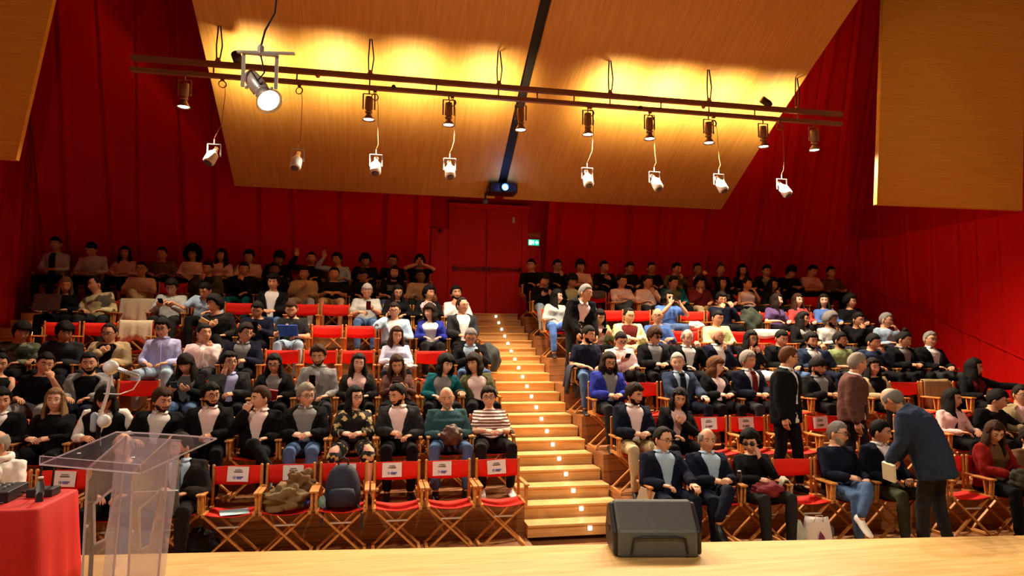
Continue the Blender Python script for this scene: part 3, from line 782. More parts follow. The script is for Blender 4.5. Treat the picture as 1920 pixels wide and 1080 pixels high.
        for j in range(nv):
            for i in range(nu):
                k = (i + 1) % nu; c = rs[j][i]
                lip = c.y < -.06 and abs(c.x) < .024 * (1 - abs(c.z + .0605) / .03) and -.0715 < c.z < -.050
                mb.f.append((o + j * nu + i, o + (j + 1) * nu + i, o + (j + 1) * nu + k, o + j * nu + k)); mb.m.append(1 if lip else 0)
        mb.f.append(tuple(o + i for i in range(nu))); mb.m.append(0); mb.f.append(tuple(o + nv * nu + i for i in range(nu))[::-1]); mb.m.append(0)
        for sx in (-1, 1):
            c = s.Hc + s.HM @ (Vector((sx * .077, .012, -.005)) * hs)
            e = MB().ball((0, 0, 0), .03, 8, (.32, .62, 1.05)); mb.add([c + s.HM @ (Matrix.Rotation(sx * .35, 3, 'Z') @ Vector(p)) * hs for p in e.v], e.f)
            if near:
                ey = Vector((sx * .0305, -.0755, .011))
                e = MB().ball((0, 0, 0), .0125, 8); mb.add([s.Hc + s.HM @ ((ey + Vector(p)) * hs) for p in e.v], e.f, 2)
                e = MB().ball((0, 0, 0), .0066, 6); mb.add([s.Hc + s.HM @ ((ey + Vector((0, -.0085, -.001)) + Vector(p)) * hs) for p in e.v], e.f, 3)
                e = MB().tube([ey + Vector((-.015, -.004, .005)), ey + Vector((0, -.0115, .0085)), ey + Vector((.015, -.004, .005))], .0035, 6); mb.add([s.Hc + s.HM @ (Vector(p) * hs) for p in e.v], e.f, 0)
        arms = {}
        fat = 1 + .12 * S.get('fat', 0); fk = .86 if s.fem else 1.0
        for sx, pose in ((-1, S['aL']), (1, S['aR'])):
            Sh, El, W, dr, n = s.arm_pts(sx, pose); arms[sx] = (Sh, El, W, dr, n)
            bare = top in ('ts', 'sl')
            r = [.050, .044, .038, .040, .027] if bare else [.034, .034, .03, .03, .024]
            mb.tube([Sh, Sh.lerp(El, .5), El, El.lerp(W, .3), W + dr * .004], [q * fk * fat for q in r], seg)
            s.hand(mb, W, dr, n, sx, curl={'cross': .15, 'knee': .25, 'lap': .4, 'arm': .35, 'raised': .05, 'fist': .95, 'chin': .75, 'mouth': .8, 'hang': .35, 'down': .6, 'joined': .15}.get(pose, .55))
        # legs
        shorts = S['bot'] in ('shorts', 'skirt'); legs = {}
        for sx in (-1, 1):
            if s.stand:
                fl = S.get('floor', 0.0); st = S.get('stride', .10)
                Hp = s.B + Vector((sx * .09, 0, -.02)); An = Vector((sx * .10 + S.get('fx', 0), (-st if sx > 0 else st), .09)); Kn = Hp.lerp(An, .5) + Vector((0, -.035, 0))
            else:
                Hp = s.B + Vector((sx * .088, -.02, -.005)); sp = S.get('spread', 1.0)
                Kn = Vector((sx * .15 * sp, -.385, .525)); An = Vector((sx * .135 * sp, -.385, .09))
                if S.get('cross') == 'r' and sx > 0: Kn = Vector((-.02, -.40, .62)); An = Vector((-.20, -.52, .36))
                if S.get('cross') == 'l' and sx < 0: Kn = Vector((.04, -.40, .62)); An = Vector((.22, -.54, .36))
            legs[sx] = (Hp, Kn, An)
            mb.tube([Hp, Hp.lerp(Kn, .5), Kn, Kn.lerp(An, .35), An], [.068, .06, .047, .046, .032] if not shorts else [.075, .068, .055, .054, .036], seg)
        body = mb.build('body', skin_mats(S['skin']), root)
        # ---------------- trousers, shoes
        tb = MB(); s.loft(tb, [-.25, -.12, 0, .1, .18], .012, n=24)
        for sx in (-1, 1):
            Hp, Kn, An = legs[sx]
            if S['bot'] == 'shorts': tb.tube([Hp, Hp.lerp(Kn, .5), Hp.lerp(Kn, .85)], [.092 * fat, .09, .085], 14)
            elif S['bot'] == 'skirt': tb.tube([Hp, Hp.lerp(Kn, .5), Kn.lerp(An, .15)], [.10, .10, .085], 14)
            else: tb.tube([Hp, Hp.lerp(Kn, .5), Kn, Kn.lerp(An, .3), An + Vector((0, 0, .03))], [.094 * fat, .086, .068, .064, .05], 14)
        o = tb.build('skirt' if S['bot'] == 'skirt' else ('shorts' if S['bot'] == 'shorts' else 'trousers'), cloth(S['cb']), root)
        s.fabric(o, .017 if near else .022, .012)
        for sx in (-1, 1):
            Hp, Kn, An = legs[sx]; fd = Vector((sx * .15, -1, 0)).normalized() if not (S.get('cross') and An.z > .2) else Vector((0, -.8, -.45)).normalized()
            if S.get('sdir'): fd = Vector(S['sdir']).normalized()
            sd = fd.cross(Vector((0, 0, 1))).normalized(); up = sd.cross(fd); rs = []
            dz = -.055
            for q, w_, h0, h1 in [(-.075, .018, -.02, .03), (-.06, .032, -.035, .055), (0, .038, -.035, .06), (.06, .043, -.035, .02), (.13, .046, -.035, .0), (.175, .038, -.035, -.008), (.195, .02, -.03, -.016)]:
                c = An + fd * q + up * dz
                rs.append([c + sd * (w_ * math.cos(a)) + up * ((h1 + h0) / 2 + (h1 - h0) / 2 * math.sin(a)) for a in [2 * math.pi * k / 12 for k in range(12)]])
            MB().rings(rs).build('shoe', plain('shoe_' + S.get('shoe', 'K'), COLS[S.get('shoe', 'K')], .35), root)
        # ---------------- tops
        c1, c2 = cloth(S['c1']), cloth(S['c2'])
        hem = -.04 if not (s.stand and top == 'su') else -.34; T0 = [hem + (0.94 - hem) * i / 14 for i in range(15)]
        T1 = T0 + [.97, 1.0]
        thick = {'sh': .012, 'ts': .012, 'sl': .010, 'sw': .020, 'hd': .028, 'su': .030, 'cd': .026, 'ja': .036, 'vs': .024}[top]
        def sleeves(mb, short=False, inf=.0, cut=1.0):
            for sx in (-1, 1):
                Sh, El, W, dr, n = arms[sx]; u = (W - El).normalized(); w_, d_ = s.wd(.865)
                In = s.P(.84) + s.dirs(.86)[1] * (sx * (w_ - .065))
                R = [.060, .064, .055, .047, .046, .036]
                if s.fem: R = [q * .88 for q in R]
                R = [(q + inf) * (fat if i_ > 0 else 1) for i_, q in enumerate(R)]
                if short: mb.tube([In, Sh, Sh.lerp(El, .5), Sh.lerp(El, .72)], [R[0], R[1], R[2] + .003, R[2] + .006], 16)
                else: mb.tube([In, Sh, Sh.lerp(El, .5), El, El.lerp(W, .4), W - u * .012], [R[0], R[1], R[2], R[3], R[4], R[5]], 16)
        cuffc = None
        if top in ('ts', 'sl', 'sh', 'sw', 'hd'):
            g = MB(); s.loft(g, T0 + ([.965] if top != 'sl' else []), thick)
            if top != 'sl': sleeves(g, top == 'ts', thick - .012)
            nm = {'ts': 't_shirt', 'sl': 'top', 'sh': 'shirt', 'sw': 'sweater', 'hd': 'hoodie'}[top]
            if top == 'hd': g.tube([s.tp(.97, a, .035) for a in [math.pi * q for q in (-.8, -.45, -.15)]][::-1] + [], .028, 10) if False else None
            if top == 'hd':
                A = [-2.6 + i * .4 for i in range(14)]; g.tube([s.tp(.955, a, .03) for a in A], [.022 if abs(a) < 1.2 else .034 for a in A], 10)
            if S['c1'] == 'ST': pass
            s.fabric(g.build(nm, c1, root), .014 if near else .02, .014)
            if top == 'sh' and near:
                s.collar(root, c1, thick + .004)
                pk = MB(); s.strip(pk, [.1, .3, .5, .7, .86], thick + .012, lambda t: (-.09, .09), .01); pk.build('button_placket', c1, root)
        else:
            inner = MB(); s.loft(inner, T0 + [.965], .010)
            s.fabric(inner.build({'vs': 'shirt', 'ja': 't_shirt', 'hd': 't_shirt'}.get(top, 'shirt'), c2, root), .014 if near else .02, .004)
            gp = {'su': lambda t: .13 + .16 * ss(.2, .6, t) + .26 * ss(.6, .96, t) + .10 * (1 - ss(-.04, .3, t)) + .5 * ss(.86, .99, t), 'cd': lambda t: .34 + .35 * ss(.3, .95, t), 'ja': lambda t: .42 + .30 * ss(.5, .95, t), 'vs': lambda t: .05 + .55 * ss(.55, .95, t)}[top]
            k = S.get('open', 1.0)
            gap = lambda t: gp(t) * k + (k - 1) * .12
            g = MB(); s.loft(g, T1, lambda t: thick + (.006 if t < .95 else -.002), th=.030, gap=gap, n=34)
            if top in ('su', 'ja'):
                for sg in (-1, 1):
                    s.strip(g, [.40, .5, .6, .7, .8, .9, .97], thick + .020, lambda t, sg=sg: (sg * (gap(t) - .02), sg * (gap(t) + .12 + .30 * ss(.4, .85, t))), .022)
                A = [math.pi + q * .28 for q in range(-7, 8)]; g.tube([s.tp(.985, a, .018) for a in A], .017, 8)
            if top != 'vs': sleeves(g, False, thick - .012)
            nm = {'su': 'jacket', 'cd': 'cardigan', 'ja': 'jacket', 'vs': 'waistcoat'}[top]
            s.fabric(g.build(nm, c1, root), .013 if near else .018, .012)
            if top == 'vs':
                g = MB(); sleeves(g, False, .006); s.fabric(g.build('sleeves', c2, root), .015, .012)
            if near and top in ('su', 'vs') and not s.fem: s.collar(root, c2, .016)
            if near and top == 'su':
                for sx in (-1, 1):
                    Sh, El, W, dr, n = arms[sx]; u = (W - El).normalized()
                    MB().tube([W - u * .02, W + u * .006], .036 * (.88 if s.fem else 1), 12, round_end=False).build('shirt_cuff', c2, root)
            if 't' in S['ex']:
                g = MB(); s.strip(g, [.08, .25, .45, .65, .8, .9], .030, lambda t: (-.20 + .10 * t, .20 - .10 * t), .010); s.strip(g, [.89, .955], .036, lambda t: (-.18, .18), .02)
                g.build('tie', cloth(S.get('tie', 'M')), root)
        if top == 'sh' and 't' in S['ex']:
            g = MB(); s.strip(g, [.08, .25, .45, .65, .8, .9], .034, lambda t: (-.24 + .10 * t, .24 - .10 * t), .012); s.strip(g, [.89, .955], .036, lambda t: (-.18, .18), .02)
            g.build('tie', cloth(S.get('tie', 'C')), root)
        if 'f' in S['ex']:
            g = MB(); A = [i * .45 for i in range(15)]; g.tube([s.tp(1.0, a, .03) + Vector((0, 0, .01)) for a in A], .030, 10)
            g.tube([s.tp(.98, .3, .03), s.tp(.8, .35, .035), s.tp(.5, .3, .035)], [.03, .035, .03], 10, flat=.4)
            s.fabric(g.build('scarf', cloth('W2'), root), .014, .012)
        s.hair(root, near, hs, rnd)
        if 'b' in S['ex'] or 'B' in S['ex']: s.beard(root, near, hs, long='B' in S['ex'])
        if 'g' in S['ex'] or 's' in S['ex'] or 'h' in S['ex']: s.glasses(root, hs)
        s.arms = arms
        return arms
    def collar(s, root, mat, inf):
        g = MB()
        for sg in (-1, 1):
            rs = []
            for k in range(9):
                a = sg * (.14 + (math.pi - .14) * k / 8); fl = 1 - k / 8
                p0 = s.tp(1.01, a, .004) + Vector((0, 0, .016)); p1 = s.tp(.965, a, .010 if k > 1 else .016)
                if k < 2: p1 = p1 + Vector((sg * .012, -.004, -.012))
                p2 = s.tp(.975, a, .001)
                rs.append([p0, p1, p2])
            g.rings(rs)
        g.build('collar', mat, root)
    def fabric(s, o, vox, disp):
        m = o.modifiers.new('remesh', 'REMESH'); m.mode = 'VOXEL'; m.voxel_size = vox; m.use_smooth_shade = True
        m = o.modifiers.new('smooth', 'SMOOTH'); m.iterations = 3; m.factor = .5
        if disp:
            tx = _tex(); m = o.modifiers.new('wrinkle', 'DISPLACE'); m.texture = tx; m.strength = disp * 1.5; m.mid_level = .5; m.texture_coords = 'LOCAL'
    def hair(s, root, near, hs, rnd):
        st = s.S['hair']; hc = s.S['hc']
        mat = plain('hair_' + hc, HAIR[hc], .72, spec=.12, bump=.5, bscale=120)
        brow = MB()
        for sx in (-1, 1):
            brow.tube([Vector((sx * .014, -.092, .032)), Vector((sx * .030, -.0905, .038)), Vector((sx * .047, -.080, .033))], [.0032, .0038, .0026], 6)
        brow.v = [tuple(s.Hc + s.HM @ (Vector(p) * hs)) for p in brow.v]
        brow.build('eyebrows', mat, root)
        if st == 'bald': return
        # (front line, side line, back line, thickness, crown hole)
        P = {'short': (.066, .005, -.065, .013, 0), 'full': (.062, -.01, -.07, .024, 0), 'mop': (.045, -.025, -.075, .032, 0), 'curl': (.058, -.02, -.07, .034, 0), 'afro': (.055, -.05, -.08, .085, 0), 'crop': (.068, .015, -.06, .007, 0),
             'rec': (.088, .01, -.065, .012, 0), 'ring': (.2, -.005, -.065, .010, 1), 'long': (.068, -.02, -.08, .018, 0), 'bang': (.036, -.02, -.08, .020, 0), 'bun': (.070, .0, -.07, .012, 0), 'bob': (.050, -.05, -.08, .030, 0), 'cap': (.040, .02, -.03, .022, 0), 'quiff': (.070, .005, -.065, .028, 0)}[st]
        nu, nv = (48, 34) if near else (28, 20); nv2 = nv
        mb = MB(); o = 0; rows = []
        cr = st in ('curl', 'afro')
        for j in range(nv2 + 1):
            v = math.pi * min(max(j / nv2, .012), .90); r = []
            for i in range(nu):
                u = 2 * math.pi * i / nu; n = Vector((math.sin(v) * math.sin(u), -math.sin(v) * math.cos(u), math.cos(v)))
                p = head_base(n); c = math.cos(u)
                if c > 0: zl = P[1] + (P[0] - P[1]) * smooth01((c - .15) / .5)
                else: zl = P[1] + (P[2] - P[1]) * smooth01((-c - .05) / .6)
                if st == 'ring': zl = P[1] if c > -.2 and False else (P[1] + (P[2] - P[1]) * smooth01((-c) / .6) if c < .55 else .5)
                zl += .004 * math.sin(u * 9 + s.S['x'])
                m = smooth01((p.z - zl) / .010 + .5)
                if st == 'ring': m *= 1 - smooth01((p.z - .055) / .02)
                th = P[3]
                if st == 'quiff' and c > 0: th *= 1 + .5 * c * ss(.05, .1, p.z)
                if st in ('full', 'mop', 'short', 'quiff', 'long', 'bang', 'bob'): th *= .55 + .45 * ss(-.03, .07, p.z) + (.25 if st in ('long', 'bob', 'bang') else 0)
                nz = .5 + .5 * math.sin(u * 7 + v * 5 + s.S['x']) * math.sin(v * 9 + u * 3 + s.S['y'])
                if cr: nz = .5 + .5 * math.sin(u * 13 + v * 4 + s.S['x']) * math.sin(v * 16 + u * 5)
                th *= (.72 + .5 * nz) if cr else (.8 + .35 * nz)
                th += rnd.uniform(-.0016, .0016) if near else 0
                r.append(p + n * (th * m - .012 * (1 - m)))
            rows.append(r)
        for r in rows: mb.v.extend([tuple(s.Hc + s.HM @ (q * hs)) for q in r])
        for j in range(nv2):
            for i in range(nu):
                k = (i + 1) % nu; mb.f.append((j * nu + i, (j + 1) * nu + i, (j + 1) * nu + k, j * nu + k)); mb.m.append(0)
        mb.f.append(tuple(range(nu))); mb.m.append(0); mb.f.append(tuple(nv2 * nu + i for i in range(nu))[::-1]); mb.m.append(0)
        if st in ('long', 'bang', 'bob'):
            ln = {'long': s.S.get('hl', .34), 'bang': .30, 'bob': .14}[st]; K = 12; rs = []
            for j in range(K + 1):
                q = j / K; z = .055 - q * (ln + .055); a0 = .95 - .12 * math.sin(q * 3) + (0.1 if st == 'bob' else 0)
                rx = .080 + .020 * smooth01(q * 2) - .006 * q; ry = .098 + .012 * q; N_ = 22; ro = []; ri = []
                th = .024 * (1 - .55 * max(0, q - .6) / .4) * smooth01(q * 4 + .25)
                for i in range(N_ + 1):
                    a = a0 + (2 * math.pi - 2 * a0) * i / N_
                    wv = .005 * math.sin(a * 11 + q * 7 + s.S['x']) + .006 * math.sin(q * 9 + a * 2)
                    b = 1 + .0 * q
                    fw = 0
                    if z < -.13: fw = -.03 * smooth01((-.13 - z) / .1) * (1 if math.cos(a) > -.2 else 0)
                    c_ = Vector(((rx + wv) * math.sin(a) * b, -(ry + wv) * math.cos(a) + .008 + fw, z))
                    nn = Vector((math.sin(a), -math.cos(a), 0)); ro.append(c_ + nn * th * .6); ri.append(c_ - nn * th * .6)
                rs.append(ro + ri[::-1])
            g = MB().rings(rs)
            HP = Matrix.Rotation(math.radians(s.S['yaw']), 3, 'Z') @ Matrix.Rotation(math.radians(s.S['pitch']) * .6, 3, 'X')
            mb.add([s.Hc + HP @ (Vector(p) * hs) for p in g.v], g.f)
        if st == 'bun':
            g = MB().ball((0, .03, .135), .038, 10); mb.add([s.Hc + s.HM @ (Vector(p) * hs) for p in g.v], g.f)
        mb.build('cap' if st == 'cap' else 'hair', mat, root)
    def beard(s, root, near, hs, long=False):
        hc = s.S.get('bc', s.S['hc']); mat = plain('hair_' + hc, HAIR[hc], .72, spec=.12, bump=.5, bscale=120)
        nu, nv = 36, 26; mb = MB(); rows = []
        for j in range(nv + 1):
            v = math.pi * (.45 + .53 * j / nv); r = []
            for i in range(nu + 1):
                u = -1.45 + 2.9 * i / nu; n = Vector((math.sin(v) * math.sin(u), -math.sin(v) * math.cos(u), math.cos(v)))
                p = head_feat(head_base(n), n, 1); x = abs(p.x)
                zl = -.064 + .032 * smooth01((x - .028) / .030)
                m = smooth01((zl - p.z) / .010 + .5)
                if x < .032 and -.054 < p.z < -.038: m = max(m, .8)
                if x < .020 and -.072 < p.z < -.053: m = 0
                r.append(p + n * ((.0055 if not long else .02) * m - .010 * (1 - m)) + (Vector((0, -.004, -.075 * smooth01((-p.z - .07) / .05))) if long else Vector()))
            rows.append(r)
        for r in rows: mb.v.extend([tuple(s.Hc + s.HM @ (q * hs)) for q in r])
        n = nu + 1
        for j in range(nv):
            for i in range(nu): mb.f.append((j * n + i, (j + 1) * n + i, (j + 1) * n + i + 1, j * n + i + 1)); mb.m.append(0)
        o = mb.build('beard', mat, root)
    def glasses(s, root, hs):
        ex = s.S['ex']; g = MB(); dz = .075 if 'h' in ex else 0; dy = .02 if 'h' in ex else 0
        lens = MB()
        for sx in (-1, 1):
            g.torus((sx * .032, -.098 + dy, .010 + dz), .0235, .0026, 18, 6, sz=.78)
            g.tube([(sx * .055, -.096 + dy, .016 + dz), (sx * .076, -.06 + dy, .016 + dz), (sx * .080, .01 + dy, .012 + dz)], .0026, 6)
            if 's' in ex or 'h' in ex: lens.ball((sx * .032, -.098 + dy, .010 + dz), .023, 8, (1, .12, .78))
        g.tube([(-.010, -.101 + dy, .014 + dz), (.010, -.101 + dy, .014 + dz)], .0025, 6)
        g.v = [tuple(s.Hc + s.HM @ (Vector(p) * hs)) for p in g.v]
        o = g.build('sunglasses' if ('s' in ex or 'h' in ex) else 'glasses', m_frame, root)
        if lens.v:
            lens.v = [tuple(s.Hc + s.HM @ (Vector(p) * hs)) for p in lens.v]; lens.build('lens', plain('dark_lens', (.006, .006, .007), .08), o)
_txc = []
def _tex():
    if not _txc:
        t = bpy.data.textures.new('wrinkle', 'CLOUDS'); t.noise_scale = .07; t.noise_depth = 2; _txc.append(t)
    return _txc[0]
